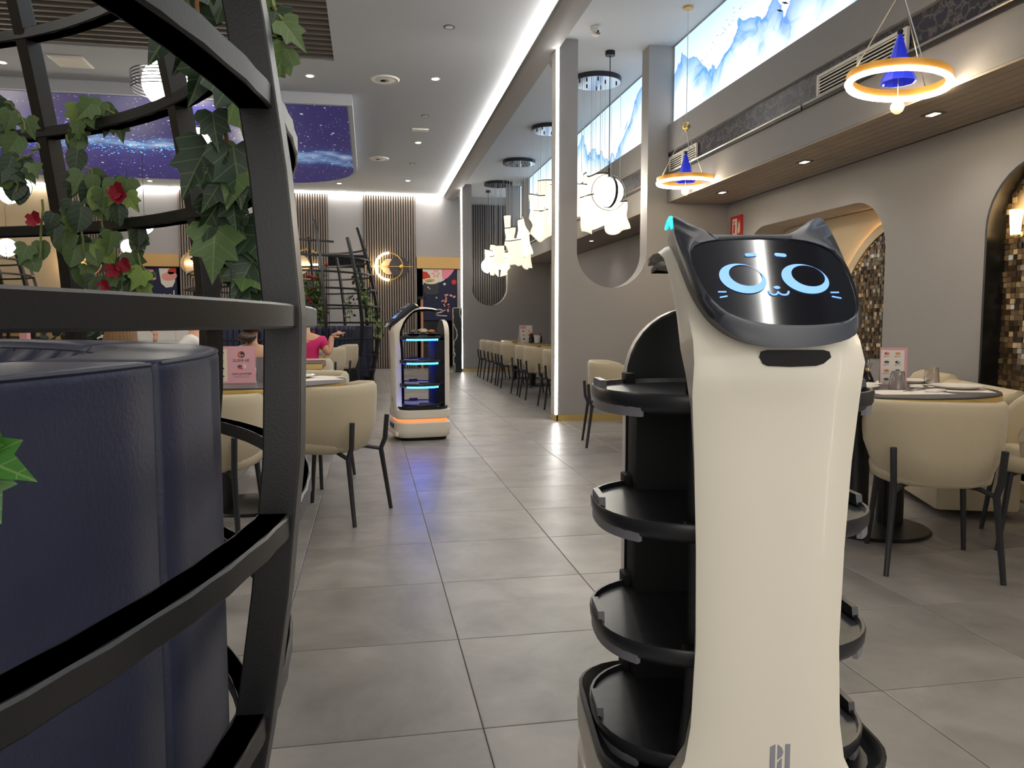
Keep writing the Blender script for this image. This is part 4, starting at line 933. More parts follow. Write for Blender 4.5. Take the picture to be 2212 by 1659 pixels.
# ---------------------------------------------------------------- round steel cages and the blue booths
CX, CY = -1.885, 1.308
def prof(z): return 1.8-.146*abs(z-1.05)**1.557
RIB_Z = [0, .15, .3, .5, .7, .9, 1.1, 1.3, 1.5, 1.7, 1.9, 2.1, 2.3, 2.5, 2.7, 2.88]
RING_Z = [.02, .235, .512, .805, 1.10, 1.397, 1.695, 1.979, 2.25, 2.5]
def make_cage(label, loc, rz, ribs, gap, tops=None, group='round steel cages'):
    C_ = thing('round_cage', label, 'cage', loc, rz, group=group)
    for i, a in enumerate(ribs):
        zt = (tops or {}).get(i, 2.86)
        zs = [z for z in RIB_Z if z < zt]+[zt]; A = Vector((cos(rad(a)), sin(rad(a)), 0)); T = Vector((-A.y, A.x, 0))
        pts = [A*(prof(z)+.004)+Vector((0, 0, z)) for z in zs]; fr = []
        for k in range(len(pts)):
            d = (pts[min(k+1, len(pts)-1)]-pts[max(k-1, 0)]).normalized(); fr.append((d.cross(T)*-1 if d.cross(T).dot(A) < 0 else d.cross(T), T))
        MB().sweep(pts, [(-.052, -.022), (0, -.022), (0, .022), (-.052, .022)], fr).build('rib', blackM, C_, smooth=False, bevel=.0025)
    a0, a1 = gap[1], gap[0]+360
    for z in RING_Z:
        r = prof(z)-.001; n = 96; arc = [rad(a0+(a1-a0)*k/n) for k in range(n+1)]
        if z > 2.4: arc = arc[8:60]
        fr = [(Vector((cos(t), sin(t), 0)), Vector((0, 0, 1))) for t in arc]
        h = .0165
        MB().sweep([(r*cos(t), r*sin(t), z) for t in arc], [(-.046, -h+.003), (-.043, -h), (-.003, -h), (0, -h+.003), (0, h-.003), (-.003, h), (-.043, h), (-.046, h-.003)], fr).build('ring', blackM, C_, angle=30)
    return C_
RIBS = [-5.4, 15.3, 35.9, 58.9, 80, 101, 122, 143, 164, 185, 206, 305, 326]
near_cage = make_cage('black steel ribbed cage around the blue booth in the left foreground', (CX, CY, 0), 0, RIBS, (228, -57))
far_cage = make_cage('black steel ribbed cage standing open against the back wall slats', (-1.56, 15.1, 0), 0, [-62, -36, -14, 9, 31, 53, 75, 97, 120, 142, 165], (185, -66), {1: 2.62, 3: 2.72, 4: 2.3, 5: 2.5})
third_cage = make_cage('black steel cage top seen against the beige wall at the far left', (-7.9, 15.9, 0), 0, [-80, -55, -30, -5, 20, 45, 70, 95], (140, -85), {i: 2.35+.05*(i % 3) for i in range(8)})
def make_booth(label, loc, rz, a_lo, a_hi, joints):
    B = thing('booth_sofa', label, 'sofa', loc, rz, group='blue leather booths')
    ro, ri, zt = 1.62, 1.40, 1.040
    sec = [(ri, .1), (ro-.004, .1), (ro, .12), (ro, zt-.016), (ro-.002, zt-.006), (ro-.008, zt-.001), (ro-.02, zt), (ri+.04, zt), (ri+.012, zt-.003), (ri, zt-.016)]
    ed = [a_lo]+joints+[a_hi]
    for p, q in zip(ed, ed[1:]):
        g = .62; n = max(6, int((q-p)/3)); loops = []
        for k in range(n+1):
            a = rad(p+g+(q-p-2*g)*k/n); loops.append([(r*cos(a), r*sin(a), z) for r, z in sec])
        # rounded ends
        def shrink(lp, s, da):
            out = []
            for (x, y, z), (r, zz) in zip(lp, sec):
                rr = 1.51+(r-1.51)*s; z2 = .57+(zz-.57)*(1-(1-s)*.18); a = math.atan2(y, x)+da; out.append((rr*cos(a), rr*sin(a), z2))
            return out
        loops = [shrink(loops[0], .88, -rad(.36)), shrink(loops[0], .965, -rad(.22))]+loops+[shrink(loops[-1], .965, rad(.22)), shrink(loops[-1], .88, rad(.36))]
        pn = MB().loft(loops).build('back_panel', navyL, B, angle=42)
        MB().tube([((ro-.003)*cos(rad(p+g+(q-p-2*g)*k/n)), (ro-.003)*sin(rad(p+g+(q-p-2*g)*k/n)), zt-.004) for k in range(n+1)], .0032, 6).build('piping', MATS.get('booth_piping') or mat('booth_piping', (32, 36, 60), .5), pn)
    core = MB()
    n = 40; core.loft([[(r*cos(rad(a_lo+2+(a_hi-a_lo-4)*k/n)), r*sin(rad(a_lo+2+(a_hi-a_lo-4)*k/n)), z) for r, z in ((1.42, .02), (1.58, .02), (1.58, .98), (1.42, .98))] for k in range(n+1)])
    core.build('core', mat('booth_core', (24, 27, 48), .7), B)
    ch = MB(); w_ = 1.39*rad(6)/2*.97
    pr = [(w_*cos(PI*k/8), -.052*sin(PI*k/8)) for k in range(9)]
    ch.loft([[(1.395+b, a, z) for a, b in pr] for z in (.46, .95)]+[[(1.395+b*.9, a*.97, .99) for a, b in pr], [(1.40+b*.35, a*.9, 1.02) for a, b in pr]])
    c0 = None; a = a_lo+4
    while a < a_hi-3:
        if c0 is None: c0 = ch.build('channel', navyL, B); o = c0
        else: o = c0.copy(); COL.objects.link(o); o.parent = B
        o.rotation_euler = (0, 0, rad(a)); a += 6
    st = MB(); st.loft([[(r*cos(rad(a_lo+1+(a_hi-a_lo-2)*k/40)), r*sin(rad(a_lo+1+(a_hi-a_lo-2)*k/40)), z) for r, z in ((.86, .36), (.83, .40), (.84, .44), (.88, .46), (1.36, .46), (1.38, .36))] for k in range(41)])
    st.build('seat', navyL, B, angle=50)
    bs = MB(); bs.loft([[(r*cos(rad(a_lo+1+(a_hi-a_lo-2)*k/40)), r*sin(rad(a_lo+1+(a_hi-a_lo-2)*k/40)), z) for r, z in ((.95, .0), (1.56, .0), (1.56, .36), (.95, .36))] for k in range(41)])
    bs.build('plinth', mat('booth_plinth', (26, 26, 34), .6), B)
    return B
make_booth('navy leather round booth sofa in the near cage, back towards the viewer', (CX, CY, 0), 0, -54, 222, [-7.4, 29, 66, 103, 140, 178])
make_booth('navy leather booth sofa inside the far cage by the back wall', (-1.56, 15.1, 0), 0, -22, 178, [20, 60, 100, 140])

# ---------------------------------------------------------------- ivy
leafMs = [mat('ivy_leaf_dark', (38, 60, 38), .45, noise=(30, .3)), mat('ivy_leaf_mid', (82, 106, 56), .5, noise=(30, .25)), mat('ivy_leaf_light', (122, 148, 66), .5, noise=(25, .25)), mat('ivy_leaf_bright', (44, 96, 22), .45, noise=(25, .25))]
for lm3 in leafMs:
    nt3 = lm3.node_tree; N3 = nt3.nodes; L3 = nt3.links; b3 = N3['Principled BSDF']; tc3 = N3.new('ShaderNodeTexCoord'); sp3 = N3.new('ShaderNodeSeparateXYZ'); L3.new(tc3.outputs['Object'], sp3.inputs[0])
    def m3(op, a, b_):
        n = N3.new('ShaderNodeMath'); n.operation = op
        for i, v in enumerate((a, b_)):
            if isinstance(v, (int, float)): n.inputs[i].default_value = v
            elif v is not None: L3.new(v, n.inputs[i])
        return n.outputs[0]
    ax = m3('ABSOLUTE', sp3.outputs['X'], None); saw = m3('FRACT', m3('MULTIPLY', m3('SUBTRACT', sp3.outputs['Y'], m3('MULTIPLY', ax, .75)), 4.2), None)
    vn = m3('MAXIMUM', m3('LESS_THAN', ax, .016), m3('LESS_THAN', saw, .075))
    mx3 = N3.new('ShaderNodeMix'); mx3.data_type = 'RGBA'; L3.new(m3('MULTIPLY', vn, .22), mx3.inputs[0]); L3.new(b3.inputs['Base Color'].links[0].from_socket, mx3.inputs[6]); mx3.inputs[7].default_value = (*lin((158, 176, 116)), 1); L3.new(mx3.outputs[2], b3.inputs['Base Color'])
stemM = mat('ivy_stem', (120, 130, 70), .7); stemB = mat('ivy_stem_brown', (138, 98, 58), .7); flowM = mat('ivy_flower_red', (150, 22, 44), .6); budM = mat('ivy_bud', (196, 206, 96), .6)
def leaf_mesh(mt, k, lobed=True):
    if lobed: ol = [(0, 0), (.16, -.10), (.36, -.06), (.50, .14), (.34, .30), (.40, .56), (.20, .56), (.10, .78), (0, 1.0)]
    else: ol = [(0, 0), (.18, -.08), (.38, .06), (.45, .30), (.40, .54), (.26, .76), (.10, .90), (0, .96)]
    half = ol; V = []; F = []
    mid = [(0, y) for _, y in half]
    zf = lambda x, y: .22*abs(x)-.30*(y-.4)**2*.6+.05*sin(7*x+k)*(.3 if lobed else .15)
    for s in (1, -1):
        b = len(V)
        spine = [(0, 0), (0, .3), (0, .62), (0, 1.0 if lobed else .96)]
        pts = [(x*s, y) for x, y in half]
        c = (0, .32); V.append((c[0], c[1], zf(*c)))
        for x, y in pts: V.append((x, y, zf(x, y)))
        for i in range(len(pts)-1): F.append((b, b+1+i, b+2+i) if s > 0 else (b, b+2+i, b+1+i))
    me = bpy.data.meshes.new('leaf'); me.from_pydata([(x, y, z) for x, y, z in V], [], F); me.materials.append(mt)
    for p in me.polygons: p.use_smooth = True
    return me
LEAVES = {(i, j, l): leaf_mesh(leafMs[i], j*1.7, l) for i in range(4) for j in range(2) for l in (True, False)}
def put_leaf(parent, p, nrm, size, tone, rnd, lobed=True, hang=.7):
    o = bpy.data.objects.new('leaf', LEAVES[(tone, rnd.randint(0, 1), lobed)]); COL.objects.link(o); o.parent = parent
    n = (Vector(nrm)+Vector((rnd.uniform(-.7, .7), rnd.uniform(-.7, .7), rnd.uniform(-.3, .7)))).normalized()
    d = Vector((rnd.uniform(-1, 1), rnd.uniform(-1, 1), -hang*2+rnd.uniform(-.6, .6))); y = (d-n*d.dot(n)).normalized(); x = y.cross(n)
    M_ = Matrix((x, y, n)).transposed().to_4x4() @ Matrix.Diagonal((size*rnd.uniform(.85, 1.1), size, size, 1)); M_.translation = Vector(p)
    o.matrix_local = M_
    return o
def garland(label, origin, paths, n, size, tones, view, seed, spread=.06, lobed=.8, stem_mt=None, flowers=(), stem_r=.0035, group=None):
    rnd = random.Random(seed)
    G = thing('ivy_garland', label, 'ivy', origin, group=group); O = Vector(origin)
    for path in paths:
        pts = [Vector(p)-O for p in path]
        # smooth the path a little
        q = []
        for a, b in zip(pts, pts[1:]):
            for k in range(5): q.append(a.lerp(b, k/5)+Vector((rnd.uniform(-1, 1), rnd.uniform(-1, 1), rnd.uniform(-1, 1)))*.008)
        q.append(pts[-1]); MB().tube(q, stem_r, 5).build('stem', stem_mt or stemM, G)
        tot = sum(len(p) for p in paths)
        for k in range(int(n*len(path)/tot)):
            t = rnd.random()*(len(pts)-1); i = int(t); p = pts[i].lerp(pts[i+1], t-i)+Vector((rnd.uniform(-1, 1), rnd.uniform(-1, 1)*.6, rnd.uniform(-1, .6)))*spread
            put_leaf(G, p, view-(p+O), size*rnd.uniform(.7, 1.2), rnd.choice(tones), rnd, rnd.random() < lobed)
    for f_ in flowers:
        mb = MB(); c = Vector(f_)-O
        for k in range(5): mb.add(*petal5(c, k, rnd))
        mb.build('flower', flowM, G)
    return G
def petal5(c, k, rnd):
    a = 2*PI*k/5+rnd.uniform(-.2, .2); d = Vector((cos(a), -.5, sin(a))).normalized(); s = d.cross(Vector((0, 1, 0))).normalized(); r = rnd.uniform(.020, .03)
    return [tuple(c), tuple(c+d*r*.5+s*r*.45), tuple(c+d*r+s*.2*r+Vector((0, -.006, 0))), tuple(c+d*r-s*.3*r), tuple(c+d*r*.5-s*r*.45)], [(0, 1, 2, 3, 4)]
EYE = Vector((0, 0, 1.09))
garland('dark ivy strand hanging beside the thick front rib of the near cage', (-.27, 1.55, 1.65), [[(-.30, 1.52, 1.80), (-.285, 1.5, 1.62), (-.255, 1.53, 1.52), (-.255, 1.55, 1.43), (-.275, 1.58, 1.37), (-.265, 1.6, 1.30), (-.255, 1.6, 1.26), (-.245, 1.6, 1.22)]], 30, .105, [0, 0, 0, 0, 0, 1], EYE, 11, .04, 1., stemB, stem_r=.004)
garland('mixed green vine with red flowers between the two back ribs of the near cage', (-.8, 2.6, 1.6), [[(-.90, 2.62, 1.66), (-.83, 2.6, 1.55), (-.77, 2.58, 1.52), (-.70, 2.6, 1.46)], [(-.87, 2.6, 1.72), (-.82, 2.6, 1.74), (-.74, 2.6, 1.73)], [(-.84, 2.6, 1.55), (-.80, 2.6, 1.40), (-.79, 2.6, 1.28), (-.76, 2.6, 1.20)], [(-.77, 2.6, 1.50), (-.72, 2.6, 1.36), (-.70, 2.6, 1.27), (-.68, 2.6, 1.22)], [(-.88, 2.6, 1.5), (-.86, 2.6, 1.35), (-.84, 2.6, 1.22)]], 72, .070, [0, 0, 1, 1, 1, 2], EYE, 12, .045, .45, flowers=((-.74, 2.56, 1.475), (-.79, 2.56, 1.20), (-.73, 2.56, 1.265), (-.76, 2.56, 1.25), (-.745, 2.56, 1.49)))
garland('green vine left of the left back rib of the near cage', (-.98, 2.45, 1.6), [[(-1.06, 2.5, 1.70), (-1.0, 2.5, 1.72), (-.96, 2.48, 1.64)], [(-1.06, 2.5, 1.56), (-1.0, 2.48, 1.55), (-.94, 2.46, 1.57), (-.92, 2.46, 1.60)], [(-.99, 2.5, 1.56), (-1.0, 2.5, 1.47)], [(-.93, 2.5, 1.45), (-.945, 2.5, 1.28)]], 30, .066, [1, 1, 0, 0], EYE, 13, .045, .6, flowers=((-.935, 2.45, 1.385),))
garland('bright green ivy sprig at the left edge close to the viewer', (-.21, .52, 1.04), [[(-.28, .50, 1.12), (-.25, .50, 1.08)], [(-.26, .50, 1.05), (-.235, .5, 1.013)]], 9, .062, [3], EYE, 5, .010, 1., stem_r=.0015)
garland('ivy sprig right of the thick front rib at the top of the near cage', (-.13, 1.27, 1.55), [[(-.17, 1.30, 1.66), (-.145, 1.27, 1.60), (-.125, 1.25, 1.54), (-.13, 1.25, 1.50)]], 9, .050, [0, 1, 1], EYE, 15, .016, 1.)
fg = [o for o in bpy.data.objects if o.get('label', '').startswith('bright green ivy sprig')][0]
for ch in list(fg.children):
    if ch.name.startswith('leaf'): bpy.data.objects.remove(ch)
for base, tip, size in (((-.235, .50, 1.015), (-.19, .49, .998), .046), ((-.232, .50, 1.012), (-.213, .495, 1.04), .034), ((-.232, .50, 1.008), (-.214, .495, .972), .040), ((-.25, .50, 1.075), (-.208, .49, 1.078), .042), ((-.25, .51, 1.085), (-.225, .50, 1.06), .034)):
    o = bpy.data.objects.new('leaf', LEAVES[(3, 0, True)]); COL.objects.link(o); o.parent = fg
    y = (Vector(tip)-Vector(base)).normalized(); n_ = (EYE-Vector(base)+Vector((0, 0, .25))).normalized(); n_ = (n_-y*n_.dot(y)).normalized(); x = y.cross(n_)
    M_ = Matrix((x, y, n_)).transposed().to_4x4() @ Matrix.Diagonal((size, size, size, 1)); M_.translation = Vector(base)-Vector(fg.location); o.matrix_local = M_
def far_vine(label, paths, seed, flowers=False, n=90, size=.075):
    rnd = random.Random(seed); O = Vector(paths[0][0]); G = thing('ivy_garland', label, 'ivy', O, group='ivy on the far cage')
    for tone in (0, 1, 2):
        mb = MB(); lm2 = LEAVES[(tone, 0, True)]
        for path in paths:
            for k in range(n // 3):
                t = rnd.random()*(len(path)-1); i = int(t); p = Vector(path[i]).lerp(Vector(path[i+1]), t-i)-O+Vector((rnd.gauss(0, .05), rnd.gauss(0, .05), rnd.gauss(0, .06)))
                R_ = Matrix.Rotation(rnd.uniform(0, 6), 3, 'Z') @ Matrix.Rotation(rnd.uniform(.7, 2.2), 3, 'X') @ Matrix.Rotation(rnd.uniform(-1, 1), 3, 'Z'); s = size*rnd.uniform(.7, 1.3)
                mb.add([p+R_ @ (v.co*s) for v in lm2.vertices], [tuple(pl.vertices) for pl in lm2.polygons])
        mb.build('foliage', leafMs[tone], G)['kind'] = 'stuff'
    if flowers:
        mb = MB()
        for path in paths:
            for k in range(5): mb.sphere(Vector(path[k % len(path)])-O+Vector((rnd.gauss(0, .08), -.08, rnd.gauss(0, .12))), .035, 7, 5)
        mb.build('flowers', flowM, G)['kind'] = 'stuff'
    for path in paths: MB().tube([Vector(p)-O for p in path], .006, 5).build('stem', stemM, G)
far_vine('ivy strand trailing down the right ribs of the far cage', [[(-.22, 14.35, 1.93), (-.16, 14.3, 1.75), (-.10, 14.3, 1.55), (.02, 14.3, 1.30), (.16, 14.3, 1.05), (.20, 14.3, .86)]], 21, n=110)
far_vine('ivy bush with red flowers on the left ribs of the far cage', [[(-.80, 14.0, 1.95), (-.86, 14.0, 1.6), (-.84, 14.0, 1.3), (-.80, 14.0, 1.08)], [(-1.0, 14.0, 1.75), (-1.02, 14.0, 1.5), (-.96, 14.0, 1.35)]], 22, True, n=150)
far_vine('pale thin ivy strand hanging in the middle of the far cage', [[(-.36, 14.4, 1.62), (-.35, 14.4, 1.35), (-.34, 14.4, 1.12)]], 23, n=40, size=.05)
pl = thing('potted_plant', 'dark green leafy plant behind the booth at the left of the counter', 'plant', (-3.55, 10.6, 0))
MB().lathe([(.001, 0), (.16, 0), (.2, .4), (.18, .4), (.17, .36), (.001, .36)], 18).build('pot', blackPl, pl)
rnd = random.Random(9); mb = MB(); me_ = LEAVES[(0, 0, False)]
for k in range(260):
    a = rnd.uniform(0, 6.3); r = abs(rnd.gauss(0, .22)); p = Vector((r*cos(a), r*sin(a), rnd.uniform(.45, 1.2))); R_ = Matrix.Rotation(rnd.uniform(0, 6), 3, 'Z') @ Matrix.Rotation(rnd.uniform(.2, 1.6), 3, 'X'); s = rnd.uniform(.09, .15)
    mb.add([p+R_ @ (v.co*s) for v in me_.vertices], [tuple(q.vertices) for q in me_.polygons])
mb.build('foliage', leafMs[0], pl)['kind'] = 'stuff'
st = MB()
for k in range(7): st.tube([(0, 0, .36), (.06*cos(k), .06*sin(k), .7), (.16*cos(k), .16*sin(k), 1.1)], .008, 5)
st.build('stems', stemB, pl)

# ---------------------------------------------------------------- tub chairs
def make_chair(label, loc, rz):
    C_ = thing('tub_chair', label, 'chair', loc, rz, group='cream tub chairs')     # faces local +Y, back at -Y
    n = 30; lo_o, hi_o, lo_i, hi_i, mid_o = [], [], [], [], []
    for k in range(n+1):
        a = rad(-118+236*k/n)                       # 0 = straight back
        t = abs(a)/rad(118); e = 2.8
        sx = math.copysign(abs(sin(a))**(2/e), sin(a)); sy = -math.copysign(abs(cos(a))**(2/e), cos(a))
        zt = .757-.015*t**2 - (.15*max(0, (t-.68)/.32)**1.7); zb = .375+.03*t
        def P(rx, ry, z): return (rx*sx, ry*sy+.0+.03, z)
        lo_o.append((P(.205, .20, zb), P(.235, .235, zb+.03), P(.275, .27, zb+.14), P(.282, .278, zt-.06), P(.280, .276, zt-.02), P(.268, .262, zt), P(.252, .245, zt-.004), P(.240, .232, zt-.025), P(.230, .225, zb+.12), P(.20, .19, zb+.04)))
    MB().loft(lo_o).build('shell', creamF, C_, angle=70)
    MB().loft([[(x, y, z) for x, y in selp(a, b, 3., 32, 0, .05)] for a, b, z in ((.20, .21, .375), (.235, .245, .39), (.243, .25, .43), (.238, .247, .455), (.20, .21, .468))]).build('seat', creamF, C_, angle=70)
    for sx in (-1, 1):
        MB().tube([(sx*.225, -.275, 0), (sx*.198, -.228, .36), (sx*.205, -.252, .42), (sx*.212, -.262, .56)], [.0115, .0145, .0145, .0145], 8).build('leg', chairLeg, C_)
        MB().tube([(sx*.215, .245, 0), (sx*.185, .20, .38)], [.0115, .0145], 8).build('leg', chairLeg, C_)
        MB().tube([(sx*.198, -.228, .36), (sx*.15, -.15, .378), (0, 0, .385)], .0115, 8).build('brace', chairLeg, C_)
        MB().tube([(sx*.185, .20, .368), (sx*.14, .14, .38), (0, 0, .385)], .0115, 8).build('brace', chairLeg, C_)
    return C_
chair0 = make_chair('cream tub chair seen from behind at the left round table, beside the thick cage rib', (-.215, 4.50, 0), 0)
def face(o, x, y, tx, ty): o.location = (x, y, 0); o.rotation_euler = (0, 0, math.atan2(ty-y, tx-x)-PI/2)
face(chair0, -.235, 4.49, -.235-.89, 4.49+.45)
for x, y, tx, ty, l in ((-.80, 4.02, -.705, 4.78, 'cream tub chair partly hidden between the blue booth and the thick cage rib'),
        (-.43, 5.47, -.705, 4.78, 'cream tub chair on the far side of the left round table'),
        (2.505, 3.08, 2.505+.43, 3.08+.90, 'cream tub chair seen from behind in front of the right round table'),
        (3.28, 3.22, 2.72, 3.58, 'cream tub chair cut by the right edge of the picture'),
        (2.12, 4.18, 2.60, 3.70, 'cream tub chair on the far side of the right round table, mostly behind the robot'),
        (2.17, 6.66, 2.9, 6.52, 'cream tub chair in front of the near partition beside its brass baseboard'),
        (-.60, 11.2, -1.6, 11.7, 'cream tub chair before the far cage, the left of two'),
        (-.42, 12.6, -1.3, 12.6, 'cream tub chair before the far cage, showing its inner side'),
        (-.92, 6.28, -.86, 7.0, 'cream tub chair of the woman with the hair bun'),
        (-1.80, 5.95, -1.6, 6.8, 'cream tub chair of the long-haired woman'),
        (-1.36, 6.92, -2.2, 7.02, 'cream tub chair of the guest in the white shirt'),
        (-.64, 7.78, -.58, 8.5, 'cream tub chair of the guest in pink')):
    o = dup(chair0, label=l); face(o, x, y, tx, ty)
row_lab = ['nearest', 'second', 'third', 'fourth', 'fifth', 'sixth', 'seventh']
for k, y in enumerate((9.70, 10.95, 11.62, 13.0, 13.66, 14.6, 15.5)):
    o = dup(chair0, label='cream tub chair in the side bay row, %s from the near partition' % row_lab[k]); face(o, 2.44, y, 3.2, y+.02*(k % 3-1))

# ---------------------------------------------------------------- tables
def round_table(x, y, label, r=.565):
    T = thing('round_table', label, 'table', (x, y, 0), group='round brass-edged tables')
    MB().lathe([(.001, .742), (r-.004, .742), (r-.001, .748), (r-.003, .752), (.001, .752)], 56).build('top', topM, T)
    MB().lathe([(r-.02, .70), (r, .70), (r+.002, .703), (r+.002, .742), (r-.02, .742)], 56).build('brass_edge', brassM, T)
    MB().lathe([(.001, .690), (r-.02, .690), (r-.02, .705), (.001, .705)], 40).build('underside', blackPl, T)
    for dx, dy in ((-.15, -.06), (.15, .06)): MB().lathe([(.07, .0), (.07, .70)], 20, (dx, dy, 0)).build('column', blackM, T)
    MB().lathe([(.001, 0), (.285, 0), (.29, .006), (.28, .016), (.001, .02)], 40).build('base_plate', blackM, T)
    return T
round_table(-.705, 4.78, 'round dark table with brass edge behind the cage, holding the pink dessert menu')
round_table(2.62, 3.65, 'round dark table with brass edge at the right, set with plates and glasses')
round_table(2.92, 6.52, 'round dark table with brass edge just before the near partition')
def rect_table(x, y, label, sx, sy, rz=0.):
    T = thing('rectangular_table', label, 'table', (x, y, 0), rz, group='rectangular brass-edged tables')
    MB().bb(-sx, sx, -sy, sy, .738, .752).build('top', topM, T, smooth=False)
    e = MB(); e.bb(-sx-.004, sx+.004, -sy-.004, -sy, .70, .745); e.bb(-sx-.004, sx+.004, sy, sy+.004, .70, .745); e.bb(-sx-.004, -sx, -sy, sy, .70, .745); e.bb(sx, sx+.004, -sy, sy, .70, .745)
    e.build('brass_edge', brassM, T, smooth=False)
    MB().bb(-sx+.01, sx-.01, -sy+.01, sy-.01, .69, .738).build('underside', blackPl, T, smooth=False)
    for s in (-1, 1): MB().bb(s*sx*.55-.04, s*sx*.55+.04, -.05, .05, .015, .70).build('column', blackM, T, smooth=False)
    MB().bb(-sx*.75, sx*.75, -.22, .22, 0, .015).build('base_plate', blackM, T, smooth=False)
rect_table(-.95, 8.95, 'rectangular brass-edged table behind the guest in pink', .45, .38)
rect_table(-.86, 7.05, 'rectangular brass-edged table between the seated guests', .46, .30)
for k, y in enumerate((9.4, 11.3, 13.35, 15.1)):
    rect_table(3.02, y, 'rectangular brass-edged table in the side bay, %s from the near partition' % row_lab[k], .35, .62)

# ---------------------------------------------------------------- banquette at the right wall
bq = thing('banquette', 'cream channel-tufted banquette behind the right round table', 'sofa', (3.56, 4.42, 0), rad(-20))
MB().bb(-.20, .24, -.75, .75, .04, .40).build('base', creamF, bq, bevel=.03); MB().bb(-.24, .10, -.74, .74, .36, .46).build('seat', creamF, bq, bevel=.035)
k0 = None
for i in range(8):
    y = -.66+.188*i
    if k0 is None:
        pr = [(-.094+.188*t/8, .055*sin(PI*t/8)**.6) for t in range(9)]
        k0 = MB().loft([[(.14-b, a, z) for a, b in pr]+[(.24, .094, z), (.24, -.094, z)] for z in (.40, .66)]+[[(.16-b*.8, a, .70) for a, b in pr]+[(.235, .094, .70), (.235, -.094, .70)], [(.19-b*.3, a*.97, .72) for a, b in pr]+[(.215, .09, .72), (.215, -.09, .72)]]).build('back_channel', creamF, bq, angle=60); o = k0
    else: o = k0.copy(); COL.objects.link(o); o.parent = bq
    o.location = (0, y, .0 if i < 5 else .03)

# ---------------------------------------------------------------- things on the tables
TZ = .7525
def menu_tent(label, x, y, rz, w, h, d, backM_, side_build=None):
    T = thing('menu_stand', label, 'menu', (x, y, TZ), rz)
    MB().loft([[(-w/2, -d, 0), (-w/2, -d+.003, 0), (w/2, -d+.003, 0), (w/2, -d, 0)], [(-w/2, -.002, h), (-w/2, .001, h), (w/2, .001, h), (w/2, -.002, h)]]).build('front_card', backM_, T, smooth=False)
    MB().loft([[(-w/2, d-.003, 0), (-w/2, d, 0), (w/2, d, 0), (w/2, d-.003, 0)], [(-w/2, -.001, h), (-w/2, .002, h), (w/2, .002, h), (w/2, -.001, h)]]).build('rear_card', backM_, T, smooth=False)
    return T
def on_card(T, h, d):
    s = math.atan2(d, h)
    return lambda x, z, lift=.0008: (x, -d+(d-.002)*z/h-lift, z)
def dish_pic(parent, cx, cz, P, kind, w):
    a = {0: redInk, 1: orangeC, 2: greyInk, 3: darkInk, 4: fritter, 5: navyC}[kind]; mb = MB()
    mb.loft([[P(x, z, .0004) for x, z in ell(cx, cz, w, w*.55, 12)], [P(x, z, .0012) for x, z in ell(cx, cz, w, w*.55, 12)]])
    mb.build('dish_picture', a, parent, smooth=False)
    if kind in (0, 1, 3):
        MB().loft([[P(x, z, .0012) for x, z in ell(cx+w*.35, cz+w*.1, w*.5, w*.33, 10)], [P(x, z, .0018) for x, z in ell(cx+w*.35, cz+w*.1, w*.5, w*.33, 10)]]).build('dish_detail', whiteC if kind == 3 else salmon, parent, smooth=False)
def line(parent, x0, x1, z, P, mt_, t=.0016): MB().loft([[P(x0, z-t, .0004), P(x1, z-t, .0004), P(x1, z+t, .0004), P(x0, z+t, .0004)], [P(x0, z-t, .0011), P(x1, z-t, .0011), P(x1, z+t, .0011), P(x0, z+t, .0011)]]).build('print_line', mt_, parent, smooth=False)
# right table dessert menu
mr_ = menu_tent('tall pink-edged dessert menu with food pictures on the right round table', 2.835, 3.81, rad(-32), .135, .205, .03, pinkM); P = on_card(mr_, .205, .03)
MB().loft([[P(x, z, .0002) for x, z in ((-.062, .008), (.053, .008), (.053, .190), (-.062, .190))], [P(x, z, .0005) for x, z in ((-.062, .008), (.053, .008), (.053, .190), (-.062, .190))]]).build('white_panel', paperM, mr_, smooth=False)
for i, kinds in enumerate(((0, 1), (2, 3), (4, 5), (2, 2))):
    for j in range(2):
        cx, cz = -.034+.055*j, .172-.047*i; dish_pic(mr_, cx, cz, P, kinds[j], .0135); line(mr_, cx-.016, cx+.014, cz-.0145, P, greyInk, .0008); line(mr_, cx-.016, cx-.006, cz-.0195, P, redInk, .001)
# left table pink menu with lettering
mn = menu_tent('pink dessert menu with shop name on the left round table, seen past the booth', -.755, 4.60, rad(9), .225, .208, .03, pinkM); P = on_card(mn, .208, .03)
MB().loft([[P(x, z, .0002) for x, z in ((-.1125, .012), (-.0375, .012), (-.0375, .192), (-.1125, .192))], [P(x, z, .0005) for x, z in ((-.1125, .012), (-.0375, .012), (-.0375, .192), (-.1125, .192))]]).build('picture_panel', creamCard, mn, smooth=False)
for i, kinds in enumerate(((0, 2), (2, 3), (4, 5), (2, 2))):
    for j in range(2): dish_pic(mn, -.092+.030*j, .172-.044*i, P, kinds[j], .009); line(mn, -.100+.030*j, -.085+.030*j, .158-.044*i, P, greyInk, .0008)
MB().loft([[P(x, z, .0003) for x, z in ell(.0375, .160, .019, .019, 24)], [P(x, z, .0010) for x, z in ell(.0375, .160, .019, .019, 24)]]).build('emblem_disc', mat('emblem_red', (196, 96, 84), .6), mn, smooth=False)
MB().loft([[P(x, z, .0010) for x, z in [(.0375+.019*cos(rad(a)), .160+.019*sin(rad(a))) for a in range(-70, 91, 16)]+[(.0335, .160)]], [P(x, z, .0016) for x, z in [(.0375+.019*cos(rad(a)), .160+.019*sin(rad(a))) for a in range(-70, 91, 16)]+[(.0335, .160)]]]).build('emblem_dark', darkInk, mn, smooth=False)
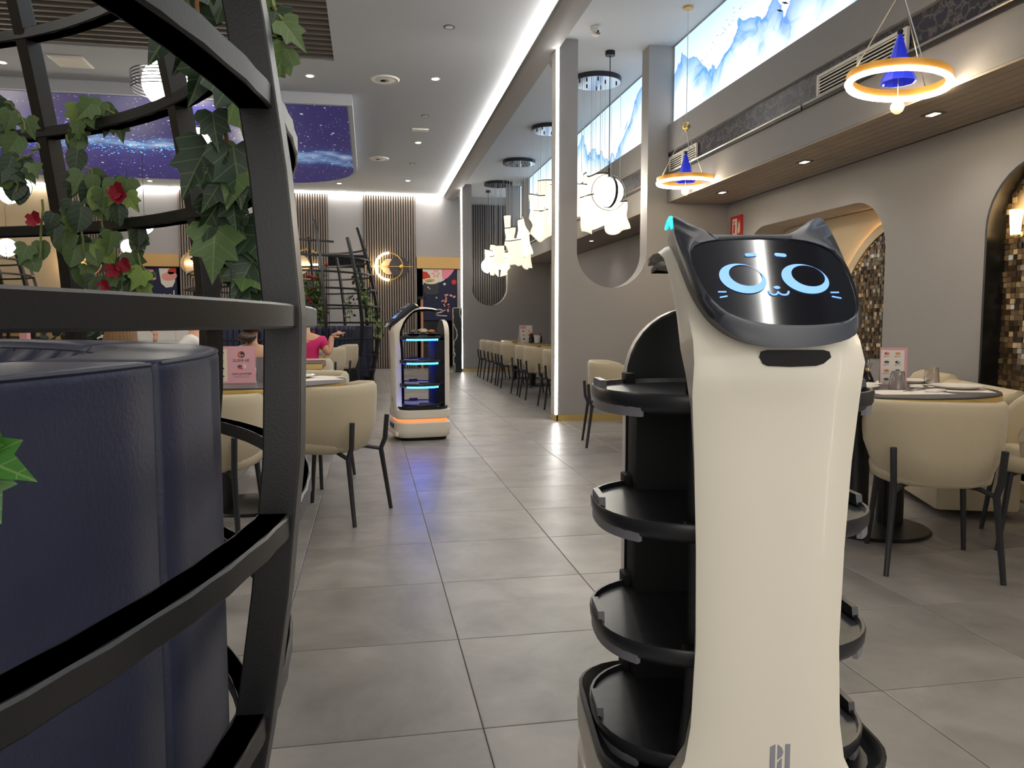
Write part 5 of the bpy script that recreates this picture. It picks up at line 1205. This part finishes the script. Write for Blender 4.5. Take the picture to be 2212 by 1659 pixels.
for q in ((.0255, .157, .0375, .163), (.0315, .152, .0335, .167), (.0395, .152, .0495, .154), (.0405, .158, .0485, .164)):
    MB().loft([[P(x, z, l) for x, z in ((q[0], q[1]), (q[2], q[1]), (q[2], q[1]+.003), (q[0], q[1]+.003))] for l in (.0016, .0022)]).build('emblem_mark', whiteC, mn, smooth=False)
ta = (rad(90)-math.atan2(.03, .208), 0, 0)
text('SUSHI HE', .0215, greyInk, 'shop_name', mn, P(.0375, .127, .0012), ta)
text('CARTA DE POSTRES', .0118, darkInk, 'menu_title', mn, P(.0375, .052, .0012), ta)
for z in (.040, .034): line(mn, -.005, .08, z, P, mat('faint_ink', (190, 130, 140), .7), .0007)
dish_pic(mn, .0375, .090, P, 0, .020); MB().loft([[P(x, z, l) for x, z in ell(.0295, .096, .013, .006, 14)] for l in (.0018, .0024)]).build('dish_detail', greyInk, mn, smooth=False); MB().loft([[P(x, z, l) for x, z in ell(.0515, .092, .011, .012, 14)] for l in (.0010, .0016)]).build('dish_detail', paperM, mn, smooth=False)
gc = menu_tent('grey drinks card standing beside the pink dessert menu', -.59, 4.76, rad(12), .135, .140, .02, greyCard); P = on_card(gc, .14, .02)
text('S', .022, paperM, 'card_letter', gc, P(-.012, .083, .001), (rad(90)-math.atan2(.02, .14), 0, 0))
line(gc, -.05, .03, .066, P, redInk, .0007)
for z in (.05, .044, .038): line(gc, -.026, .04, z, P, paperM, .001)
# far bay menu
fm = menu_tent('white and pink menu on the side bay table, small in the distance', 2.72, 13.45, rad(20), .26, .30, .05, paperM); P = on_card(fm, .3, .05)
MB().loft([[P(x, z, l) for x, z in ((-.12, .24), (.0, .24), (.0, .29), (-.12, .29))] for l in (.0005, .0015)]).build('pink_header', pinkM, fm, smooth=False)
for i in range(3):
    for j in range(2): dish_pic(fm, -.08+.12*j+.02, .20-.07*i, P, (i+j) % 5, .026)
def bottle(label, x, y, z, h, r, mt_, capM, name='soy_bottle'):
    b = thing(name, label, 'bottle', (x, y, z)); MB().lathe([(.001, 0), (r, 0), (r, h*.55), (r*.45, h*.72), (r*.4, h*.86), (.001, h*.86)], 16).build('glass', mt_, b); MB().lathe([(.001, h*.86), (r*.5, h*.86), (r*.5, h), (.001, h)], 12).build('cap', capM, b)
soyM = mat('soy_sauce', (20, 14, 14), .1)
for k, (x, y) in enumerate(((2.76, 13.20), (2.80, 13.28), (2.95, 13.30))): bottle('small dark sauce bottle in front of the side bay menu, %s' % ['left', 'middle', 'right'][k], x, y, TZ, .17, .035, soyM, redC)
wc = thing('cup', 'white cup in front of the side bay menu', 'cup', (2.86, 13.14, TZ)); MB().lathe([(.001, 0), (.045, 0), (.06, .13), (.055, .13), (.04, .01), (.001, .01)], 20).build('body', china, wc)
# soy bottle with funnel neck, holder
sb = thing('soy_bottle', 'glass soy sauce bottle with flared neck on the right round table', 'bottle', (2.675, 3.80, TZ))
glassM = mat('clear_glass', (240, 240, 240), .04, trans=.92, spec=.5)
MB().lathe([(.001, 0), (.034, 0), (.036, .006), (.030, .035), (.016, .066), (.0125, .074), (.001, .074)], 24).build('soy', soyM, sb)
MB().lathe([(.0135, .074), (.0125, .090), (.024, .122), (.0225, .122), (.0105, .090), (.0115, .074)], 24).build('glass_neck', glassM, sb); MB().lathe([(.0115, .082), (.0138, .082), (.0138, .095), (.0115, .095)], 20).build('brass_collar', brassM, sb)
MB().cyl((0, 0, .074), (0, 0, .14), .004, .003, 8).build('spout', china, sb)
hb = thing('condiment_holder', 'black condiment holder with red-striped side on the right round table', 'holder', (2.69, 3.96, TZ), rad(-32))
MB().bb(-.085, .085, -.04, .04, 0, .15).build('box', blackP, hb, bevel=.004); MB().prism([(-.083, .08), (-.07, .08), (-.065, .145), (-.083, .145)], 'y', -.0425, -.04).build('red_label', redC, hb, smooth=False); MB().prism([(-.083, .045), (-.073, .045), (-.070, .08), (-.083, .08)], 'y', -.0425, -.04).build('white_label', whiteC, hb, smooth=False)
MB().lathe([(.001, .15), (.028, .15), (.03, .16), (.008, .168), (.006, .182), (.001, .184)], 16, (-.035, 0, 0)).build('white_lid', china, hb)
def plate(label, x, y, z, r, group='white plates'):
    o = MB().lathe([(.001, 0), (r*.6, 0), (r*.95, .014), (r, .018), (r*.985, .020), (r*.62, .006), (.001, .005)], 36).build('plate', china); o.location = (x, y, z); tag(o, label, 'plate', group)
def sheet(name, label, x, y, z, w, h, rz, mt_=paperM, cat='paper'):
    o = MB().bb(-w/2, w/2, -h/2, h/2, 0, .0012).build(name, mt_, smooth=False); o.location = (x, y, z); o.rotation_euler = (0, 0, rz); tag(o, label, cat); return o
sheet('placemat', 'white paper placemat at the near side of the right round table', 2.58, 3.37, TZ, .36, .24, rad(-8)); sheet('placemat', 'white paper placemat under the large plate at the right of the table', 2.97, 3.47, TZ, .34, .25, rad(60)); sheet('placemat', 'white paper placemat at the far side of the right round table', 2.98, 3.90, TZ, .30, .22, rad(-40))
plate('white plate on the left of the right round table behind the robot', 2.45, 3.60, TZ+.0015, .125); plate('large white plate on the placemat at the right of the right round table', 2.975, 3.50, TZ+.0015, .13); plate('white plate at the far side of the right round table', 2.99, 3.90, TZ+.0015, .115); plate('small white saucer beside the soy bottle', 2.62, 3.70, TZ, .06)
for x, y, l in ((2.665, 3.545, 'upturned clear tumbler in front of the dessert menu'), (3.07, 3.80, 'upturned clear tumbler at the far side of the right round table')):
    g = thing('tumbler', l, 'glass', (x, y, TZ+.001)); MB().lathe([(.041, 0), (.033, .088), (.030, .092), (.001, .092), (.001, .086), (.029, .086), (.037, .001)], 28).build('glass', mat('frosted_glass', (250, 244, 240), .12, trans=.85), g)
for x, y, r, l in ((2.74, 3.36, .4, 'folded white napkin beside the cutlery'), (2.82, 3.60, 1.0, 'rolled white hand towel next to the large plate')):
    o = MB().loft([[(x_, y_, z_) for x_, y_ in rrect(a, b, .01, 3)] for a, b, z_ in ((.05, .025, 0), (.055, .03, .006), (.05, .026, .014))]).build('napkin', paperM); o.location = (x, y, TZ); o.rotation_euler = (0, 0, r); tag(o, l, 'napkin')
for k, (x, y, r) in enumerate(((2.67, 3.44, .5), (2.70, 3.45, .62))):
    c = thing('cutlery', 'steel %s on the napkin at the right round table' % ['spoon', 'fork'][k], 'cutlery', (x, y, TZ+.002), r); MB().bb(-.09, .03, -.004, .004, 0, .003).build('handle', steelM, c, smooth=False); MB().lathe([(.001, 0), (.018, .002), (.016, .005), (.001, .003)], 14, (.05, 0, 0)).build('bowl' if k == 0 else 'tines', steelM, c)
sheet('placemat', 'white paper placemat at the right of the left round table', -.34, 4.86, TZ, .26, .34, rad(25)); sheet('napkin', 'white napkin on the left round table near its brass edge', -.27, 4.98, TZ+.0015, .12, .2, rad(50), paperM, 'napkin')
plate('white plate on the left round table half hidden by the thick rib', -.45, 4.93, TZ+.0015, .12)
plate('white plate on the round table before the near partition', 2.46, 6.42, TZ, .12); plate('second white plate on the round table before the near partition', 2.62, 6.75, TZ, .12)
tb = thing('tissue_box', 'pink and white box on the far table at the left', 'box', (-4.42, 11.3, 0)); MB().bb(-.5, .4, -.3, .3, .70, .75).bb(-.4, .3, -.2, .2, .0, .70).build('side_table', goldP, tb, smooth=False); MB().bb(-.12, -.03, -.06, .06, .75, .98).build('pink_box', pinkM, tb, smooth=False); MB().lathe([(.001, .75), (.05, .75), (.06, .86), (.001, .86)], 14, (.22, 0, 0)).build('white_cup', china, tb)

# ---------------------------------------------------------------- guests
skinM = mat('skin', (206, 158, 128), .5, noise=(30, .05)); shirtW = mat('shirt_white', (232, 230, 226), .8, noise=(20, .04)); topPink = mat('top_magenta', (206, 34, 104), .75)
topCream = mat('top_cream', (232, 222, 202), .8); trousers = mat('trousers_dark', (44, 46, 58), .8); shoeM = mat('shoes', (36, 34, 34), .5)
hairL = mat('hair_light_brown', (128, 96, 62), .5, noise=(60, .35)); hairD = mat('hair_dark', (52, 34, 28), .45, noise=(60, .3)); hairB = mat('hair_black', (26, 22, 22), .45); eyeW = mat('eye_dark', (30, 24, 22), .3); lipM = mat('lips', (170, 96, 90), .5)
backlessM = mat('dress_brown', (84, 62, 58), .8)
def skinned(name, joints, edges, mt, parent, sub=1, root=0):
    """one continuous surface grown from a skeleton of joints: name -> (pos, radius)"""
    keys = list(joints); me = bpy.data.meshes.new(name); bm = bmesh.new(); lay = bm.verts.layers.skin.verify(); V = {}
    for k in keys:
        v = bm.verts.new(joints[k][0]); r = joints[k][1]; v[lay].radius = r if isinstance(r, tuple) else (r, r); V[k] = v
    V[keys[root]][lay].use_root = True
    for a, b in edges: bm.edges.new((V[a], V[b]))
    bm.to_mesh(me); bm.free()
    t = bpy.data.objects.new(name+'_tmp', me); COL.objects.link(t)
    t.modifiers.new('skin', 'SKIN').use_smooth_shade = True
    if sub: md = t.modifiers.new('sub', 'SUBSURF'); md.levels = md.render_levels = sub
    dg = bpy.context.evaluated_depsgraph_get(); out = bpy.data.meshes.new_from_object(t.evaluated_get(dg))
    bpy.data.objects.remove(t); out.materials.clear(); out.materials.append(mt)
    for p in out.polygons: p.use_smooth = True
    out.name = name
    o = bpy.data.objects.new(name, out); COL.objects.link(o); o.parent = parent
    return o
def join_mesh(o, others):
    bm = bmesh.new(); bm.from_mesh(o.data)
    for q in others: bm.from_mesh(q.data); bpy.data.objects.remove(q)
    bm.to_mesh(o.data); bm.free()
    for p in o.data.polygons: p.use_smooth = True
def hand_joints(w, d, up, curl, point=False, s=1.):
    """palm from wrist w along d; fingers fan along 'side'; returns list of chains"""
    w, d, up = Vector(w), Vector(d).normalized(), Vector(up); up = (up-d*up.dot(d)).normalized(); side = d.cross(up)
    P = {'w': (w, (.026*s, .018*s)), 'p': (w+d*.045*s, (.036*s, .016*s)), 'k': (w+d*.085*s, (.036*s, .013*s))}
    chains = [(P, [('w', 'p'), ('p', 'k')])]
    for i, (off, ln) in enumerate(((.030, .075), (.010, .083), (-.010, .077), (-.029, .060))):
        c = .12 if (point and i == 0) else curl; b = w+d*.070*s+side*off*s; q = {}; ang = 0; p = b; q['0'] = (b, .0098*s)
        for j, f_ in enumerate((.32, .40, .30)):
            p = p+(d*cos(ang)-up*sin(ang))*ln*f_*s; ang += c; q[str(j+1)] = (p, (.0094-.0008*j)*s)
        chains.append((q, [('0', '1'), ('1', '2'), ('2', '3')]))
    b = w+d*.028*s+side*.026*s; t1 = b+(d*.6+side*.8)*.034*s-up*.006*s; t2 = t1+(d*.93+side*.15-up*.35)*.032*s
    chains.append(({'0': (b, .0125*s), '1': (t1, .0105*s), '2': (t2, .0088*s)}, [('0', '1'), ('1', '2')]))
    return chains
def guest(label, loc, rz, lean, arms, cloth, clothN, hair, hairKind, scale=1., bare=False):
    """seated, facing local +Y; origin on the floor under the hips"""
    G = thing('person', label, 'person', loc, rz); G.scale = (scale,)*3
    L_ = lean; J = {}
    def p(x, y, z): return Vector((x, y+L_*(z-.5), z))
    J['hip'] = (p(0, 0, .55), (.155, .115)); J['waist'] = (p(0, -.02, .70), (.130, .095)); J['chest'] = (p(0, -.025, .86), (.150, .105)); J['upper'] = (p(0, -.02, .96), (.120, .085)); J['neck0'] = (p(0, 0, 1.02), (.052, .052)); J['neck1'] = (p(0, .022, 1.085), (.048, .050))
    J['chin'] = (p(0, .040, 1.13), (.055, .064)); J['face'] = (p(0, .034, 1.19), (.070, .088)); J['crown'] = (p(0, .020, 1.255), (.062, .075))
    E_ = [('hip', 'waist'), ('waist', 'chest'), ('chest', 'upper'), ('upper', 'neck0'), ('neck0', 'neck1'), ('neck1', 'chin'), ('chin', 'face'), ('face', 'crown')]
    for n, sx in (('l', -1), ('r', 1)):
        J['th'+n] = (Vector((sx*.10, .10, .535)), .085); J['kn'+n] = (Vector((sx*.13, .46, .50)), .060); J['sh'+n] = (Vector((sx*.13, .47, .28)), .054); J['an'+n] = (Vector((sx*.13, .44, .09)), .038); J['ft'+n] = (Vector((sx*.14, .56, .045)), (.042, .035))
        E_ += [('hip', 'th'+n), ('th'+n, 'kn'+n), ('kn'+n, 'sh'+n), ('sh'+n, 'an'+n), ('an'+n, 'ft'+n)]
        el, wr = arms[n][:2]
        J['so'+n] = (p(sx*.165, -.02, .945), .058); el, wr = Vector(el), Vector(wr)
        J['el'+n] = (el, .040); J['wr'+n] = (wr, .026); J['fa'+n] = (el.lerp(wr, .35), .038)
        E_ += [('upper', 'so'+n), ('so'+n, 'el'+n), ('el'+n, 'fa'+n), ('fa'+n, 'wr'+n)]
    body = skinned('body', J, E_, skinM, G)
    extra = []
    for n in 'lr':
        el, wr = Vector(arms[n][0]), Vector(arms[n][1]); hd_ = arms[n][2] if len(arms[n]) > 2 else {}
        d = Vector(hd_.get('d', wr-el)); up = Vector(hd_.get('up', (0, 0, 1)))
        for q, es in hand_joints(wr-d.normalized()*.012, d, up, hd_.get('curl', .45), hd_.get('point', False)): extra.append(skinned('hand', q, es, skinM, G))
    # nose and ears join the body surface
    c = J['face'][0]
    extra.append(MB().loft([[(x+c.x, c.y+.082, z+c.z) for x, z in ((-.010, .018), (.010, .018), (.014, -.022), (-.014, -.022))], [(x+c.x, c.y+.108, z+c.z) for x, z in ((-.004, .004), (.004, .004), (.008, -.018), (-.008, -.018))]]).build('nose', skinM, G))
    for sx in (-1, 1): extra.append(MB().sphere((sx*.072, c.y-.004, c.z-.008), .028, 10, 8, (.35, .7, 1.1)).build('ear', skinM, G))
    join_mesh(body, extra)
    for sx in (-1, 1): MB().sphere((sx*.031, c.y+.080, c.z+.018), .012, 10, 6, (1.2, .6, .6)).build('eye', eyeW, G)
    MB().sphere((0, c.y+.086, c.z-.048), .022, 12, 6, (1.1, .35, .28)).build('mouth', lipM, G)
    # clothes follow the body a little outside it
    K = {k: (v[0], tuple(a+.012 for a in v[1]) if isinstance(v[1], tuple) else v[1]+.012) for k, v in J.items()}
    top = ['hip', 'waist', 'chest']+([] if bare else ['upper', 'sol', 'sor'])
    te = [('hip', 'waist'), ('waist', 'chest')]
    if not bare:
        for n in 'lr':
            f_ = .62; K['sl'+n] = (J['so'+n][0].lerp(J['el'+n][0], f_), .060); top.append('sl'+n); te += [('upper', 'so'+n), ('so'+n, 'sl'+n)]
        te.append(('chest', 'upper'))
    skinned(clothN, {k: K[k] for k in top}, te, cloth, G)
    lg = ['hip']+[a+n for n in 'lr' for a in ('th', 'kn', 'sh', 'an')]
    skinned('trousers', {k: ((K[k][0]-Vector((0, 0, .03)) if k == 'hip' else K[k][0]), K[k][1]) for k in lg}, [('hip', 'thl'), ('thl', 'knl'), ('knl', 'shl'), ('shl', 'anl'), ('hip', 'thr'), ('thr', 'knr'), ('knr', 'shr'), ('shr', 'anr')], trousers, G)
    for n in 'lr': MB().loft([[(J['an'+n][0].x+x, J['an'+n][0].y+.045+y, z) for x, y in selp(.046*k, .125*k, 2.4, 20)] for z, k in ((0, .96), (.02, 1.), (.05, .95), (.075, .66))]).build('shoe', shoeM, G)
    # hair
    cr = J['crown'][0]
    cap_ = MB(); loops = []
    for j in range(9):
        t = j/8; z = c.z+.105-.16*t if hairKind != 'long' else c.z+.105-.20*t; r = .094*math.sqrt(max(.02, 1-(1-t*1.02)**2)) if t < .9 else .088
        loops.append([(r*.92*cos(2*PI*i/20), c.y-.014+r*1.05*sin(2*PI*i/20)*(1 if sin(2*PI*i/20) < 0 else max(.25, 1-1.1*max(0, t-.28))), z) for i in range(20)])
    cap_.loft(loops).build('hair', hair, G, angle=80)
    ho = G.children[-1]
    if hairKind == 'bun':
        lump(MB(), (-.035, c.y-.115, c.z-.10), .095, 5).build('bun', hair, ho, sub=1)
    if hairKind == 'long':
        for k in range(15):
            a = rad(180+180*(k+.5)/15); q = [Vector((.078*cos(a), c.y-.014+.082*sin(a), c.z+.02)), Vector((.098*cos(a), c.y-.03+.092*sin(a), c.z-.10)), Vector((.125*cos(a), c.y-.065+.075*sin(a), c.z-.22)), Vector((.150*cos(a), c.y-.075+.06*sin(a), c.z-.34-.03*(k % 3)))]
            MB().tube(q, [.020, .026, .026, .009], 7).build('lock', hair, ho)
    return G
rest = lambda sx: ((sx*.24, .10, .70), (sx*.17, .33, .735))
guest('person with long light brown hair in a cream top, seen from behind', (-1.78, 6.05, 0), rad(-13), .04, {'l': rest(-1), 'r': rest(1)}, topCream, 'top', hairL, 'long', .94)
g2 = guest('person in a white shirt raising a hand with a dark wristwatch', (-1.42, 6.93, 0), rad(82), .05, {'l': ((-.23, .20, .72), (-.16, .30, .93), {'d': (.05, -.1, 1), 'up': (0, -1, 0), 'curl': .8}), 'r': rest(1)}, shirtW, 'shirt', hairB, 'short', 1.)
MB().lathe([(.027, -.009), (.031, -.009), (.031, .009), (.027, .009)], 18).build('wristwatch', blackP, g2, loc=(-.165, .29, .905), rot=(.5, .2, 0))
guest('person with a dark hair bun and bare back behind the pink menu', (-.91, 6.36, 0), rad(5), .03, {'l': rest(-1), 'r': rest(1)}, backlessM, 'dress', hairD, 'bun', .90, True)
guest('person in a magenta top pointing to the right with a raised forearm', (-.62, 7.86, 0), rad(-6), .02, {'l': rest(-1), 'r': ((.235, -.02, .80), (.262, .05, 1.00), {'d': (.9, .1, .35), 'up': (0, -.5, 1), 'curl': .9, 'point': True})}, topPink, 'top', hairD, 'short', .97)

bx = [o for o in bpy.data.objects if o.get('label', '').startswith('long backlit panel')][0]
mb = MB(); rb_ = random.Random(2)
for k in range(60):
    t = rb_.random(); y = 7.75-1.25*t+rb_.gauss(0, .07); z = 3.70+.36*t+rb_.gauss(0, .03); w_ = rb_.uniform(.008, .018)
    mb.add([(-.002, y-w_, z+w_*.5), (-.002, y, z-w_*.2), (-.002, y+w_, z+w_*.6), (-.002, y, z+w_*.25)], [(0, 1, 2, 3)])
for y, z in ((6.1, 3.66), (6.02, 3.69)): mb.add([(-.002, y-.06, z-.03), (-.002, y+.01, z-.004), (-.002, y+.06, z+.03), (-.002, y-.01, z+.006)], [(0, 1, 2, 3)])
o = mb.build('bird_print', mat('bird_ink', (60, 80, 110), .8), bx, smooth=False); o['kind'] = 'stuff'; o.location = (0, -bx.location.y, -bx.location.z)
